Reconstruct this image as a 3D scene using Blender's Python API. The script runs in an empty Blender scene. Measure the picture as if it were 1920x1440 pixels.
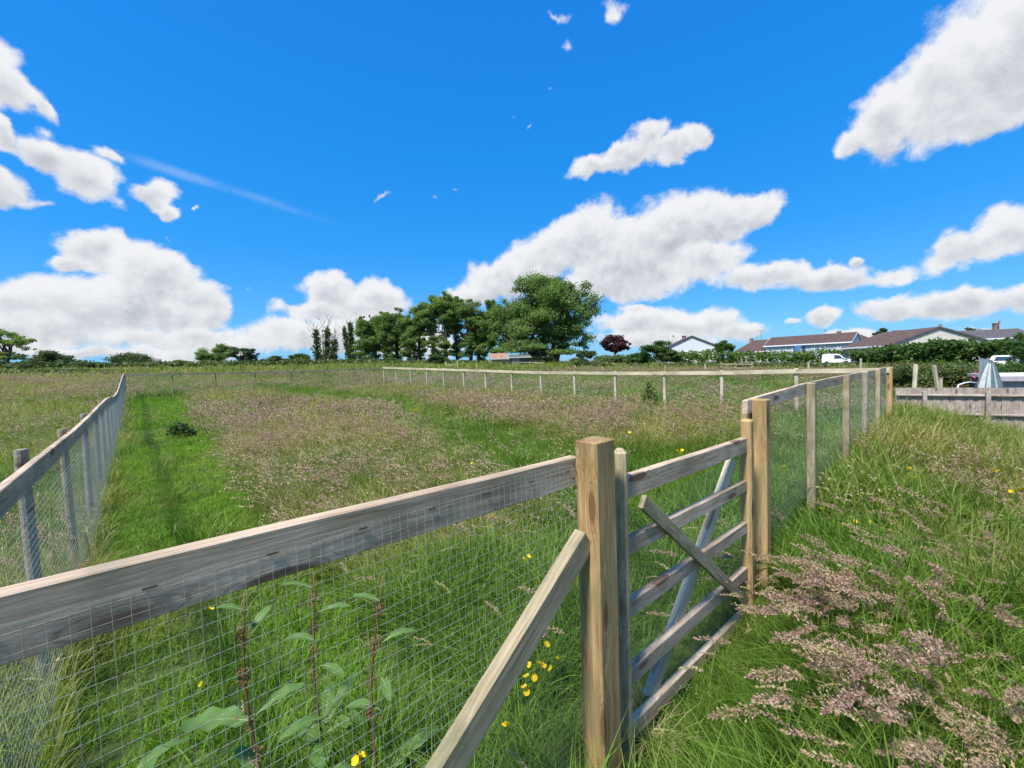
import bpy, bmesh, math, random
import numpy as np
from mathutils import Vector, Matrix, Euler

random.seed(7)
rng = np.random.default_rng(11)
S = bpy.context.scene
COL = S.collection

# ------------------------------------------------------------------ camera
FPX = 750.0                                  # focal length in photo pixels (1920 wide)
PITCH, ROLL = math.radians(-2.67), math.radians(2.0)
CAM = Vector((0.0, 0.0, 1.65))
_f = Vector((0, math.cos(PITCH), math.sin(PITCH)))
_r0 = Vector((1, 0, 0)); _u0 = _r0.cross(_f)
_r = _r0 * math.cos(ROLL) - _u0 * math.sin(ROLL)
_u = _u0 * math.cos(ROLL) + _r0 * math.sin(ROLL)
cam = bpy.data.objects.new('camera', bpy.data.cameras.new('camera'))
cam.data.sensor_width = 36.0; cam.data.lens = 36.0 * FPX / 1920.0
cam.data.clip_start = 0.05; cam.data.clip_end = 3000
cam.matrix_world = Matrix(((_r.x, _u.x, -_f.x, CAM.x), (_r.y, _u.y, -_f.y, CAM.y), (_r.z, _u.z, -_f.z, CAM.z), (0, 0, 0, 1)))
COL.objects.link(cam); S.camera = cam

def ray(px, py):
    return _f + _r * ((px - 960) / FPX) + _u * ((720 - py) / FPX)
def at(px, py, d):
    """the place in the world seen at a photo pixel, d metres in front of the camera"""
    return CAM + ray(px, py) * d
def project(p):
    q = Vector(p) - CAM; d = q.dot(_f)
    return 960 + FPX * q.dot(_r) / d, 720 - FPX * q.dot(_u) / d, d

# ------------------------------------------------------------------ sky, sun, exposure
SUN_EL, SUN_AZ = math.radians(61), math.atan2(-0.64, -0.77)      # azimuth from +Y towards +X
SUN_DIR = Vector((math.sin(SUN_AZ) * math.cos(SUN_EL), math.cos(SUN_AZ) * math.cos(SUN_EL), math.sin(SUN_EL)))
sun = bpy.data.objects.new('sun', bpy.data.lights.new('sun', 'SUN'))
sun.data.energy = 4.1; sun.data.angle = math.radians(9); sun.data.color = (1.0, 0.955, 0.88)
sun.rotation_euler = (-SUN_DIR).to_track_quat('-Z', 'Y').to_euler()
sun.location = (-30, 10, 40); COL.objects.link(sun)

S.view_settings.view_transform = 'Standard'; S.view_settings.look = 'None'
EXPO = 0.85; EK = 2 ** EXPO
S.view_settings.exposure = EXPO; S.view_settings.gamma = 1.0; S.view_settings.use_curve_mapping = False

W = bpy.data.worlds.new('World'); S.world = W; W.use_nodes = True
nt = W.node_tree; N = nt.nodes; Lk = nt.links; N.clear()

def nd(tree, typ, **kw):
    n = tree.nodes.new(typ)
    for k, v in kw.items():
        setattr(n, k, v)
    return n
def mth(tree, op, a, b=None, c=None, clamp=False):
    n = tree.nodes.new('ShaderNodeMath'); n.operation = op; n.use_clamp = clamp
    for i, v in enumerate((a, b, c)):
        if v is None: continue
        if isinstance(v, (int, float)): n.inputs[i].default_value = v
        else: tree.links.new(v, n.inputs[i])
    return n.outputs[0]
def vm(tree, op, a, b=None, scale=None):
    n = tree.nodes.new('ShaderNodeVectorMath'); n.operation = op
    for i, v in enumerate((a, b)):
        if v is None: continue
        if isinstance(v, (tuple, list, Vector)): n.inputs[i].default_value = v
        else: tree.links.new(v, n.inputs[i])
    if scale is not None: n.inputs['Scale'].default_value = scale
    return n.outputs['Value'] if op in ('LENGTH', 'DOT_PRODUCT') else n.outputs['Vector']
def mixc(tree, fac, a, b, blend='MIX'):
    n = tree.nodes.new('ShaderNodeMix'); n.data_type = 'RGBA'; n.blend_type = blend
    for sock, v in ((n.inputs['Factor'], fac), (n.inputs['A'], a), (n.inputs['B'], b)):
        if isinstance(v, (int, float)): sock.default_value = v
        elif isinstance(v, (tuple, list)): sock.default_value = tuple(v) + ((1.0,) if len(v) == 3 else ())
        else: tree.links.new(v, sock)
    # colour sockets are the ones with index 6, 7
    for sock, v in ((n.inputs[6], a), (n.inputs[7], b)):
        if isinstance(v, (tuple, list)): sock.default_value = tuple(v) + ((1.0,) if len(v) == 3 else ())
        elif not isinstance(v, (int, float)): tree.links.new(v, sock)
    return n.outputs[2]
def noise(tree, vec, scale, detail=4.0, rough=0.55, color=False, w=None):
    n = tree.nodes.new('ShaderNodeTexNoise')
    n.inputs['Scale'].default_value = scale; n.inputs['Detail'].default_value = detail; n.inputs['Roughness'].default_value = rough
    if vec is not None: tree.links.new(vec, n.inputs['Vector'])
    return n.outputs['Color'] if color else n.outputs['Fac']
def maprange(tree, v, a, b, c=0.0, d=1.0, smooth=True):
    n = tree.nodes.new('ShaderNodeMapRange'); n.interpolation_type = 'SMOOTHSTEP' if smooth else 'LINEAR'
    tree.links.new(v, n.inputs['Value'])
    for nm, x in (('From Min', a), ('From Max', b), ('To Min', c), ('To Max', d)): n.inputs[nm].default_value = x
    return n.outputs['Result']

# cumulus banks as (photo x, y, half width, half height, tilt in degrees, strength)
CLOUDS = [
    # left upper
    (-25, 135, 75, 60, -35, 1.0), (35, 175, 65, 32, -40, 1.0), (85, 205, 45, 16, -25, .8),
    (5, 245, 22, 22, 0, .75), (0, 345, 60, 30, -10, .85),
    (90, 288, 58, 28, -30, .95), (160, 325, 68, 44, -35, 1.1), (205, 285, 40, 18, -20, .6),
    (290, 365, 36, 34, -40, .95), (315, 398, 28, 16, -20, .8), (368, 395, 18, 13, 30, .45),
    # left bank
    (170, 465, 62, 40, -10, 1.05), (130, 490, 45, 18, 0, .9), (300, 520, 95, 55, -8, 1.15), (390, 560, 60, 40, 0, 1.05),
    (60, 560, 130, 48, 3, 1.15), (210, 570, 150, 55, 0, 1.2), (80, 610, 150, 45, 0, 1.1), (320, 595, 110, 30, 0, 1.0), (365, 632, 100, 26, 4, .9),
    (165, 665, 90, 16, 0, .85), (300, 668, 100, 18, 5, .85), (430, 655, 80, 20, 0, .8),
    # middle
    (485, 550, 30, 16, 15, .30), (620, 545, 52, 36, 0, 1.05), (700, 565, 65, 32, -10, 1.05), (590, 580, 85, 22, 5, .95),
    (560, 625, 100, 34, 8, 1.0), (660, 620, 110, 40, 5, 1.0), (760, 640, 90, 40, 0, .9),
    # large central bank
    (930, 520, 75, 48, 12, 1.1), (1010, 480, 95, 55, 15, 1.15), (1120, 455, 105, 62, 15, 1.2), (1240, 440, 110, 62, 18, 1.2),
    (1350, 410, 85, 52, 15, 1.15), (1410, 390, 60, 38, 5, 1.05), (1180, 510, 160, 46, 10, 1.15), (1330, 490, 85, 34, 8, 1.0), (880, 550, 60, 26, 10, .9),
    # small middle cloud
    (1110, 325, 55, 20, 18, .95), (1190, 295, 60, 28, 24, 1.0), (1225, 260, 38, 30, 10, .95), (1305, 255, 30, 24, 40, .85), (1260, 280, 66, 26, 22, 1.0),
    # right upper
    (1660, 235, 70, 60, 30, 1.0), (1760, 190, 120, 85, 38, 1.2), (1870, 110, 120, 110, 45, 1.25), (1960, 30, 120, 120, 45, 1.2), (1600, 275, 40, 26, 40, .85), (1850, 215, 110, 55, 25, 1.1),
    # right lower
    (1440, 520, 75, 26, 5, .95), (1560, 525, 90, 24, 2, .95), (1665, 522, 120, 20, 6, .66), (1610, 490, 22, 12, 0, .65),
    (1800, 475, 90, 30, 24, 1.0), (1900, 430, 95, 40, 22, 1.05), (1990, 400, 90, 45, 20, 1.0),
    (1680, 580, 90, 26, 5, .95), (1810, 565, 110, 28, 10, 1.0), (1940, 550, 90, 30, 8, .95), (1540, 600, 34, 18, 0, .8), (1485, 612, 30, 13, 0, .6),
    (1200, 600, 90, 26, 5, .95), (1290, 605, 110, 30, 0, 1.0), (1390, 620, 60, 20, 0, .85), (1240, 635, 130, 24, 0, .9), (1180, 575, 30, 12, 0, .6), (1600, 635, 90, 14, 0, .7), (1860, 615, 90, 14, 0, .6),
    # wisps
    (1158, 24, 46, 26, -20, .36), (1040, 35, 60, 24, 0, .17), (1060, 80, 30, 26, 0, .15), (965, 205, 44, 18, -40, .17), (1000, 235, 16, 10, 0, .22), (1040, 160, 22, 16, 0, .14),
    (712, 368, 56, 16, 22, .24), (813, 367, 30, 24, 0, .26), (855, 355, 22, 16, 0, .20), (325, 448, 18, 10, 0, .22), (90, 245, 50, 26, 0, .34), (70, 380, 60, 20, 0, .36), (330, 640, 260, 30, 0, .62), (60, 650, 180, 26, 0, .6),
]
# the same kind of cumulus carries on round the sky outside the frame: (azimuth, elevation, half width, half height) in degrees
AROUND = [(75, 12, 13, 5), (95, 22, 10, 5), (118, 9, 16, 5), (140, 18, 10, 5), (165, 10, 15, 5), (190, 20, 11, 5), (212, 10, 14, 5), (238, 16, 11, 5), (262, 9, 13, 5), (283, 19, 10, 5), (60, 52, 9, 6), (180, 58, 8, 5), (-70, 55, 7, 4)]

def world_sky():
    tc = nd(nt, 'ShaderNodeTexCoord')
    d0 = vm(nt, 'NORMALIZE', tc.outputs['Generated'])
    # flatten the noise towards the horizon like the foreshortened base of a cloud deck
    sky = nd(nt, 'ShaderNodeTexSky', sky_type='NISHITA', sun_disc=False)
    sky.sun_elevation = SUN_EL; sky.sun_rotation = SUN_AZ; sky.altitude = 100; sky.air_density = 1.0; sky.dust_density = 0.6; sky.ozone_density = 2.2
    hs = nd(nt, 'ShaderNodeHueSaturation'); hs.inputs['Saturation'].default_value = 1.34; hs.inputs['Value'].default_value = 1.0
    Lk.new(sky.outputs[0], hs.inputs['Color'])
    base = mixc(nt, 1.0, hs.outputs[0], (0.62 * 1.19 / EK, 1.02 * 1.19 / EK, 1.36 * 1.19 / EK), 'MULTIPLY')
    # warp
    w1 = vm(nt, 'SUBTRACT', noise(nt, d0, 5.5, 3, .55, True), (0.5, 0.5, 0.5))
    w2 = vm(nt, 'SUBTRACT', noise(nt, d0, 22, 4, .6, True), (0.5, 0.5, 0.5))
    d = vm(nt, 'ADD', d0, vm(nt, 'SCALE', w1, scale=0.085))
    d = vm(nt, 'ADD', d, vm(nt, 'SCALE', w2, scale=0.030))
    az = mth(nt, 'ARCTAN2', *[nd_xyz(d0, k) for k in (0, 1)])
    zz = nd_xyz(d0, 2)
    grad = ramp_(zz, [(0.0, (.20, .50, .86)), (.10, (.085, .42, .90)), (.26, (.022, .345, .91)), (.45, (.010, .295, .89)), (.75, (.010, .225, .82)), (1.0, (.008, .14, .66))])
    gk = mixc(nt, 1.0, grad, (1 / (EK * SKY_K),) * 3, 'MULTIPLY')
    base = mixc(nt, .74, base, gk)
    n1 = noise(nt, d0, 10, 10, .62)
    n2 = noise(nt, vm(nt, 'ADD', d0, SUN_DIR * 0.022), 10, 6, .60)
    relief = mth(nt, 'MULTIPLY', mth(nt, 'SUBTRACT', n1, n2), 1.9)
    # the fading vapour trail: a great circle with a finite length
    A, B = ray(235, 292).normalized(), ray(680, 435).normalized()
    nrm = A.cross(B).normalized()
    dist = mth(nt, 'ABSOLUTE', vm(nt, 'DOT_PRODUCT', vm(nt, 'ADD', d0, vm(nt, 'SCALE', w2, scale=0.006)), nrm))
    along = mth(nt, 'DIVIDE', vm(nt, 'DOT_PRODUCT', vm(nt, 'SUBTRACT', d0, A), (B - A).normalized()), (B - A).length)
    prof = maprange(nt, dist, 0.0, 0.0125, 1.0, 0.0)
    fade = mth(nt, 'MULTIPLY', maprange(nt, along, -.06, .1), maprange(nt, along, .35, 1.0, 1.0, 0.0))
    trail = mth(nt, 'MULTIPLY', mth(nt, 'MULTIPLY', prof, fade), mth(nt, 'MULTIPLY', maprange(nt, n1, .25, .7), .34))
    c1 = mixc(nt, trail, base, (0.6 * CLOUD_K, 0.75 * CLOUD_K, .95 * CLOUD_K))
    blobs = []
    for (px, py, a, b, t, k) in CLOUDS:
        D = ray(px, py).normalized(); c, s = math.cos(math.radians(t)), math.sin(math.radians(t))
        e1 = ray(px + a * c, py - a * s).normalized() - D
        e2 = ray(px - b * s, py - b * c).normalized() - D
        blobs.append((D, e1, e1.length, e2, e2.length, k))
    for (a0, el, a, b) in AROUND:
        a0, el = math.radians(a0), math.radians(el)
        D = Vector((math.sin(a0) * math.cos(el), math.cos(a0) * math.cos(el), math.sin(el)))
        e1 = Vector((0, 0, 1)).cross(D).normalized(); e2 = D.cross(e1)
        blobs.append((D, e1, math.radians(a), e2, math.radians(b), 1.05))
    def region(lo, hi):
        """the clouds of one sector of the sky"""
        Fld = Ws = Vs = None
        for (D, e1, la, e2, lb, k) in blobs:
            ext = 1.5 * max(la, lb) / max(.3, math.hypot(D.x, D.y)) + .05; a0 = math.atan2(D.x, D.y)
            if not any(a0 + o + ext > lo and a0 + o - ext < hi for o in (-2 * math.pi, 0, 2 * math.pi)): continue
            X = e1.normalized(); X = (X - D * X.dot(D)).normalized(); Z = (e2 - D * e2.dot(D) - X * e2.dot(X)).normalized(); Y = Z.cross(X)
            m = nd(nt, 'ShaderNodeMapping', vector_type='TEXTURE')
            Lk.new(d, m.inputs['Vector']); m.inputs['Location'].default_value = D
            m.inputs['Rotation'].default_value = Matrix((X, Y, Z)).transposed().to_euler('XYZ'); m.inputs['Scale'].default_value = (la * 1.22, 1.0, lb * 1.20)
            ln = vm(nt, 'LENGTH', m.outputs[0])
            g = mth(nt, 'MULTIPLY_ADD', ln, -max(k, .8), k)  # k at the centre, falling outwards
            Fld = g if Fld is None else mth(nt, 'SMOOTH_MAX', Fld, g, 0.22)
            w = mth(nt, 'MAXIMUM', g, 0.0); w = mth(nt, 'MULTIPLY', w, w)
            up = mth(nt, 'MULTIPLY', vm(nt, 'DOT_PRODUCT', m.outputs[0], (0, 0, 1)), w)
            Ws = w if Ws is None else mth(nt, 'ADD', Ws, w)
            Vs = up if Vs is None else mth(nt, 'ADD', Vs, up)
        bg = nd(nt, 'ShaderNodeBackground'); bg.inputs['Strength'].default_value = SKY_K
        if Fld is None:
            Lk.new(c1, bg.inputs['Color']); return bg.outputs[0]
        dens = mth(nt, 'ADD', Fld, mth(nt, 'MULTIPLY_ADD', n1, 1.45, -0.74))
        alpha = maprange(nt, dens, -0.01, 0.36)
        core = maprange(nt, dens, 0.15, 0.95)
        vert = mth(nt, 'DIVIDE', Vs, mth(nt, 'ADD', Ws, 0.02))
        lum = mth(nt, 'ADD', mth(nt, 'MULTIPLY', vert, 0.50), relief)
        lum = mth(nt, 'ADD', lum, mth(nt, 'MULTIPLY', core, -0.28))
        lum = maprange(nt, lum, -0.80, 0.22)
        white = mixc(nt, lum, (0.52, 0.55, 0.60), (0.93, 0.935, 0.945))
        scal = mixc(nt, 1.0, white, (CLOUD_K, CLOUD_K, CLOUD_K), 'MULTIPLY')
        a2 = mth(nt, 'MULTIPLY', alpha, maprange(nt, zz, -0.02, 0.02))
        out = mixc(nt, mth(nt, 'MULTIPLY', a2, .97), c1, scal)
        Lk.new(out, bg.inputs['Color']); return bg.outputs[0]
    cuts = [math.radians(c) for c in (-180, -62, -31.5, -2, 20, 37, 62, 180)]
    sh = None
    for lo, hi in list(zip(cuts[:-1], cuts[1:]))[::-1]:
        r_ = region(lo, hi)
        if sh is None: sh = r_; continue
        mx = nd(nt, 'ShaderNodeMixShader'); Lk.new(mth(nt, 'GREATER_THAN', az, hi), mx.inputs[0]); Lk.new(r_, mx.inputs[1]); Lk.new(sh, mx.inputs[2]); sh = mx.outputs[0]
    o = nd(nt, 'ShaderNodeOutputWorld'); Lk.new(sh, o.inputs[0])
def nd_xyz(v, k):
    sp = nd(nt, 'ShaderNodeSeparateXYZ'); Lk.new(v, sp.inputs[0]); return sp.outputs[k]
def ramp_(v, stops):
    n = nd(nt, 'ShaderNodeValToRGB'); e = n.color_ramp.elements
    e[0].position, e[0].color = stops[0][0], tuple(stops[0][1]) + (1,); e[1].position, e[1].color = stops[-1][0], tuple(stops[-1][1]) + (1,)
    for p, c in stops[1:-1]: e.new(p).color = tuple(c) + (1,)
    Lk.new(v, n.inputs[0]); return n.outputs[0]
SKY_K = 0.15
CLOUD_K = 0.98 / EK / SKY_K
world_sky()

# ------------------------------------------------------------------ helpers
def tag(o, label=None, cat=None, group=None, kind=None):
    if label: o['label'] = label
    if cat: o['category'] = cat
    if group: o['group'] = group
    if kind: o['kind'] = kind
    return o
def root(name, loc, label, cat, group=None):
    o = bpy.data.objects.new(name, None); o.location = loc; o.empty_display_size = .2; COL.objects.link(o)
    return tag(o, label, cat, group)
def put(name, me, mat, parent=None, M=None, label=None):
    o = bpy.data.objects.new(name, me); COL.objects.link(o)
    if mat is not None and not me.materials: me.materials.append(mat)
    if M is None: M = Matrix.Identity(4)
    if parent is not None:
        o.parent = parent
        off = parent.location.copy(); p = parent.parent
        while p is not None: off = off + p.location; p = p.parent
        M = Matrix.Translation(-off) @ M
    o.matrix_basis = M
    if label: o['label'] = label
    return o
class MB:
    def __init__(s): s.v, s.f, s.n = [], [], 0
    def add(s, v, f):
        v = np.asarray(v, float).reshape(-1, 3)
        s.v.append(v); s.f += [tuple(int(i) + s.n for i in q) for q in f]; s.n += len(v); return s
    def box(s, c, size, R=None):
        h = np.array(size) / 2
        v = np.array([(x, y, z) for x in (-1, 1) for y in (-1, 1) for z in (-1, 1)]) * h
        if R is not None: v = v @ np.array(R.to_3x3()).T
        return s.add(v + np.array(c), [(0, 1, 3, 2), (4, 6, 7, 5), (0, 4, 5, 1), (2, 3, 7, 6), (0, 2, 6, 4), (1, 5, 7, 3)])
    def tube(s, pts, rad, k=6, cap=True):
        pts = [Vector(p) for p in pts]; n = len(pts)
        rad = [rad] * n if isinstance(rad, (int, float)) else list(rad)
        vs, fs = [], []
        t0 = (pts[1] - pts[0]).normalized()
        a = t0.orthogonal().normalized()
        for i, p in enumerate(pts):
            t = (pts[min(i + 1, n - 1)] - pts[max(i - 1, 0)]).normalized()
            a = (a - t * a.dot(t)).normalized(); b = t.cross(a)
            for j in range(k):
                q = 2 * math.pi * j / k
                vs.append(p + (a * math.cos(q) + b * math.sin(q)) * rad[i])
        for i in range(n - 1):
            for j in range(k):
                fs.append((i * k + j, i * k + (j + 1) % k, (i + 1) * k + (j + 1) % k, (i + 1) * k + j))
        if cap and k > 2:
            fs.append(tuple(range(k))[::-1]); fs.append(tuple((n - 1) * k + j for j in range(k)))
        return s.add([tuple(v) for v in vs], fs)
    def me(s, name, smooth=False):
        m = bpy.data.meshes.new(name); m.from_pydata(np.vstack(s.v).tolist(), [], s.f)
        if smooth: m.polygons.foreach_set('use_smooth', [True] * len(m.polygons))
        m.update(); return m
def quads_mesh(name, V):
    """V: (n,4,3) array -> a mesh of loose quads"""
    n = len(V); m = bpy.data.meshes.new(name)
    m.vertices.add(n * 4); m.vertices.foreach_set('co', V.reshape(-1).astype(np.float32))
    m.loops.add(n * 4); m.loops.foreach_set('vertex_index', np.arange(n * 4, dtype=np.int32))
    m.polygons.add(n); m.polygons.foreach_set('loop_start', np.arange(0, n * 4, 4, dtype=np.int32))
    m.update(calc_edges=True); return m

def beam_mesh(L, th, wd, bev=.004, segs=1, warp=0.0, seed=0):
    bm = bmesh.new(); bmesh.ops.create_cube(bm, size=1)
    bmesh.ops.scale(bm, verts=bm.verts, vec=(L, th, wd))
    if segs > 1:
        ed = [e for e in bm.edges if abs((e.verts[0].co - e.verts[1].co).x) > L * .9]
        bmesh.ops.subdivide_edges(bm, edges=ed, cuts=segs - 1, use_grid_fill=True)
    if bev: 
        ed = [e for e in bm.edges if len(e.link_faces) == 2 and e.calc_face_angle(0) > .5]
        bmesh.ops.bevel(bm, geom=ed, offset=bev, segments=1, affect='EDGES')
    if warp:
        r = random.Random(seed); ph = r.uniform(0, 6)
        for v in bm.verts:
            q = v.co.x / L
            v.co.z += warp * math.sin(q * 7 + ph); v.co.y += warp * .8 * math.sin(q * 5 + ph * 2)
    m = bpy.data.meshes.new('beam'); bm.to_mesh(m); bm.free(); return m
def frame(p0, p1, up=Vector((0, 0, 1))):
    X = (p1 - p0).normalized(); Y = up.cross(X)
    Y = Y.normalized() if Y.length > 1e-4 else Vector((0, 1, 0)); Z = X.cross(Y)
    M = Matrix((X, Y, Z)).transposed().to_4x4(); M.translation = (p0 + p1) / 2
    return M
def beam(name, p0, p1, th, wd, mat, parent, up=Vector((0, 0, 1)), bev=.004, segs=1, warp=0.0, label=None):
    """a sawn length of timber from p0 to p1; wd runs along `up`, th across"""
    p0, p1 = Vector(p0), Vector(p1)
    me = beam_mesh((p1 - p0).length, th, wd, bev, segs, warp, len(name) * 7 + int(p0.x * 100))
    return put(name, me, mat, parent, frame(p0, p1, up), label)
def post(name, p, h, w, mat, parent, face, below=.35, d=None, bev=.006, lean=Vector((0, 0, 0)), label=None):
    """upright post with its foot in the soil; face = horizontal direction of one side"""
    p = Vector(p)
    return beam(name, p - Vector((0, 0, below)), p + Vector((0, 0, h)) + lean * h, d or w, w, mat, parent, up=face, bev=bev, label=label)

# ------------------------------------------------------------------ materials
MATS = {}
def new_mat(name):
    m = bpy.data.materials.new(name); m.use_nodes = True; t = m.node_tree; t.nodes.clear()
    o = nd(t, 'ShaderNodeOutputMaterial'); return m, t, o
def pbsdf(t, o, color, rough=.8, spec=.3, metal=0.0, bump=None, bstr=.3, bdist=.01):
    b = nd(t, 'ShaderNodeBsdfPrincipled')
    if isinstance(color, (tuple, list)): b.inputs['Base Color'].default_value = tuple(color) + (1,)
    else: t.links.new(color, b.inputs['Base Color'])
    if isinstance(rough, (int, float)): b.inputs['Roughness'].default_value = rough
    else: t.links.new(rough, b.inputs['Roughness'])
    b.inputs['Specular IOR Level'].default_value = spec; b.inputs['Metallic'].default_value = metal
    if bump is not None:
        bn = nd(t, 'ShaderNodeBump'); bn.inputs['Strength'].default_value = bstr; bn.inputs['Distance'].default_value = bdist
        t.links.new(bump, bn.inputs['Height']); t.links.new(bn.outputs[0], b.inputs['Normal'])
    t.links.new(b.outputs[0], o.inputs[0]); return b
def ramp(t, v, stops):
    n = nd(t, 'ShaderNodeValToRGB'); e = n.color_ramp.elements
    e[0].position, e[0].color = stops[0][0], tuple(stops[0][1]) + (1,)
    e[1].position, e[1].color = stops[-1][0], tuple(stops[-1][1]) + (1,)
    for p, c in stops[1:-1]:
        q = e.new(p); q.color = tuple(c) + (1,)
    t.links.new(v, n.inputs[0]); return n.outputs[0]
def wood(name, dark, mid, light, stain=(.20, .21, .12), stain_k=.5, knot=(.10, .065, .04), axis=0, knot_k=1.0):
    """sawn softwood: grain along local X, rings round knots, algae stains"""
    m, t, o = new_mat(name)
    tc = nd(t, 'ShaderNodeTexCoord'); oi = nd(t, 'ShaderNodeObjectInfo')
    off = vm(t, 'SCALE', (7.3, 3.1, 5.7)); t.links.new(mth(t, 'MULTIPLY', oi.outputs['Random'], 40.0), off.node.inputs['Scale'])
    p = vm(t, 'ADD', tc.outputs['Object'], off)
    # knots
    pk = nd(t, 'ShaderNodeMapping'); pk.inputs['Scale'].default_value = (2.0, 7.5, 7.5); t.links.new(p, pk.inputs[0])
    vo = nd(t, 'ShaderNodeTexVoronoi'); vo.inputs['Scale'].default_value = 1.0; t.links.new(pk.outputs[0], vo.inputs['Vector'])
    kd = vo.outputs['Distance']
    bend = maprange(t, kd, .05, .55, .028, 0.0)
    cx = nd(t, 'ShaderNodeCombineXYZ'); t.links.new(bend, cx.inputs[1]); t.links.new(bend, cx.inputs[2])
    pg = vm(t, 'ADD', p, cx.outputs[0])
    mg = nd(t, 'ShaderNodeMapping'); mg.inputs['Scale'].default_value = (5.0, 95, 95); t.links.new(pg, mg.inputs[0])
    g1 = noise(t, mg.outputs[0], 1.0, 5, .6)
    mg2 = nd(t, 'ShaderNodeMapping'); mg2.inputs['Scale'].default_value = (1.1, 22, 22); t.links.new(pg, mg2.inputs[0])
    g2 = noise(t, mg2.outputs[0], 1.0, 4, .6)
    g = mth(t, 'ADD', mth(t, 'MULTIPLY', g1, .55), mth(t, 'MULTIPLY', g2, .45))
    col = ramp(t, g, [(.36, dark), (.50, mid), (.64, light)])
    mg3 = nd(t, 'ShaderNodeMapping'); mg3.inputs['Scale'].default_value = (1.6, 130, 130); t.links.new(pg, mg3.inputs[0])
    crack = maprange(t, noise(t, mg3.outputs[0], 1.0, 2, .5), .66, .74)
    col = mixc(t, mth(t, 'MULTIPLY', crack, .75), col, tuple(c * .35 for c in dark))
    b1 = noise(t, p, 7.0, 5, .6)
    col = mixc(t, mth(t, 'MULTIPLY', maprange(t, b1, .46, .68), stain_k), col, stain)
    b2 = noise(t, p, 2.2, 3, .5)
    tone = maprange(t, b2, .3, .7, .82, 1.15)
    tone = mth(t, 'MULTIPLY', tone, mth(t, 'MULTIPLY_ADD', oi.outputs['Random'], .22, .89))
    col = vm(t, 'SCALE', col); t.links.new(tone, col.node.inputs['Scale'])
    kk = mth(t, 'MULTIPLY', maprange(t, kd, .12, .20, 1.0, 0.0), .95 * knot_k)
    ring = maprange(t, mth(t, 'SINE', mth(t, 'MULTIPLY', kd, 95.0)), .3, 1.0)
    kk = mth(t, 'MAXIMUM', kk, mth(t, 'MULTIPLY', mth(t, 'MULTIPLY', ring, maprange(t, kd, .16, .36, .55, 0.0)), knot_k))
    col = mixc(t, kk, col, knot)
    pbsdf(t, o, col, .86, .18, bump=g, bstr=.55, bdist=.004)
    MATS[name] = m; return m
wood('weathered_rail', (.27, .195, .125), (.475, .365, .26), (.60, .485, .365), stain=(.25, .22, .15), stain_k=.55, knot=(.16, .10, .065))
wood('fresh_post', (.22, .13, .055), (.365, .238, .108), (.49, .345, .172), stain=(.27, .245, .11), stain_k=.55, knot=(.16, .09, .04))
wood('brace_timber', (.19, .155, .095), (.33, .275, .175), (.45, .385, .26), stain=(.15, .16, .08), stain_k=.6, knot=(.12, .085, .05), knot_k=.6)
wood('pale_rail', (.38, .325, .22), (.50, .44, .31), (.60, .54, .40), stain=(.46, .44, .31), stain_k=.4, knot=(.3, .22, .14))
wood('board_wood', (.24, .195, .165), (.37, .31, .27), (.50, .43, .38), stain=(.19, .17, .12), stain_k=.5, knot=(.12, .09, .07))
wood('grey_post', (.18, .155, .125), (.31, .275, .225), (.42, .38, .315), stain=(.15, .16, .10), stain_k=.5)
def flat_mat(name, color, rough=.7, spec=.3, metal=0.0, var=.12, sc=6.0, bump=.15):
    m, t, o = new_mat(name)
    tc = nd(t, 'ShaderNodeTexCoord'); n = noise(t, tc.outputs['Object'], sc, 5, .6)
    c = vm(t, 'SCALE', tuple(color)); t.links.new(maprange(t, n, .3, .7, 1 - var, 1 + var), c.node.inputs['Scale'])
    pbsdf(t, o, c, rough, spec, metal, bump=n if bump else None, bstr=bump, bdist=.01)
    MATS[name] = m; return m
flat_mat('galvanised_wire', (.36, .39, .37), .5, .4, .4, .1, 30, 0)
flat_mat('nail_steel', (.10, .10, .10), .5, .5, .7, .2, 40, 0)
flat_mat('render_white', (.66, .67, .70), .8, .2); flat_mat('render_cream', (.60, .57, .50), .85, .2); flat_mat('render_blue', (.50, .55, .62), .8, .2)
flat_mat('roof_tile', (.088, .058, .052), .85, .2, var=.3, sc=3.0); flat_mat('roof_tile_brown', (.10, .066, .054), .85, .2, var=.3, sc=3.0)
flat_mat('roof_slate', (.09, .082, .09), .8, .2, var=.25, sc=3.0)
flat_mat('upvc_white', (.78, .79, .80), .4, .4); flat_mat('chimney_brick', (.30, .17, .13), .9, .2)
flat_mat('window_glass', (.03, .05, .07), .06, .8, var=.05, bump=0); flat_mat('reflected_sky_blue', (.16, .34, .62), .5, .4)  # second one: blue window reflections painted as a flat pane colour
flat_mat('car_white', (.80, .81, .82), .25, .5, var=.03, bump=0); flat_mat('car_blue', (.14, .34, .62), .25, .5, var=.03, bump=0)
flat_mat('rubber', (.025, .025, .027), .9, .2); flat_mat('dark_trim', (.03, .03, .035), .5, .4)
flat_mat('canvas_pale', (.52, .55, .53), .9, .1, sc=10); flat_mat('canvas_grey', (.11, .16, .17), .9, .1, sc=10)
flat_mat('tarp_blue', (.20, .27, .33), .6, .3); flat_mat('shed_wall', (.40, .37, .40), .8, .2); flat_mat('shed_roof', (.50, .52, .47), .8, .2)
flat_mat('rusty_sheet', (.33, .19, .14), .8, .2, var=.35, sc=4.0); flat_mat('dark_sheet', (.10, .105, .10), .8, .2, var=.3)
flat_mat('dry_soil', (.36, .29, .19), .95, .1)
flat_mat('bark', (.085, .07, .055), .95, .1, var=.35, sc=9.0, bump=.6); flat_mat('bark_grey', (.16, .145, .125), .95, .1, var=.35, sc=9.0, bump=.6)

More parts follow.
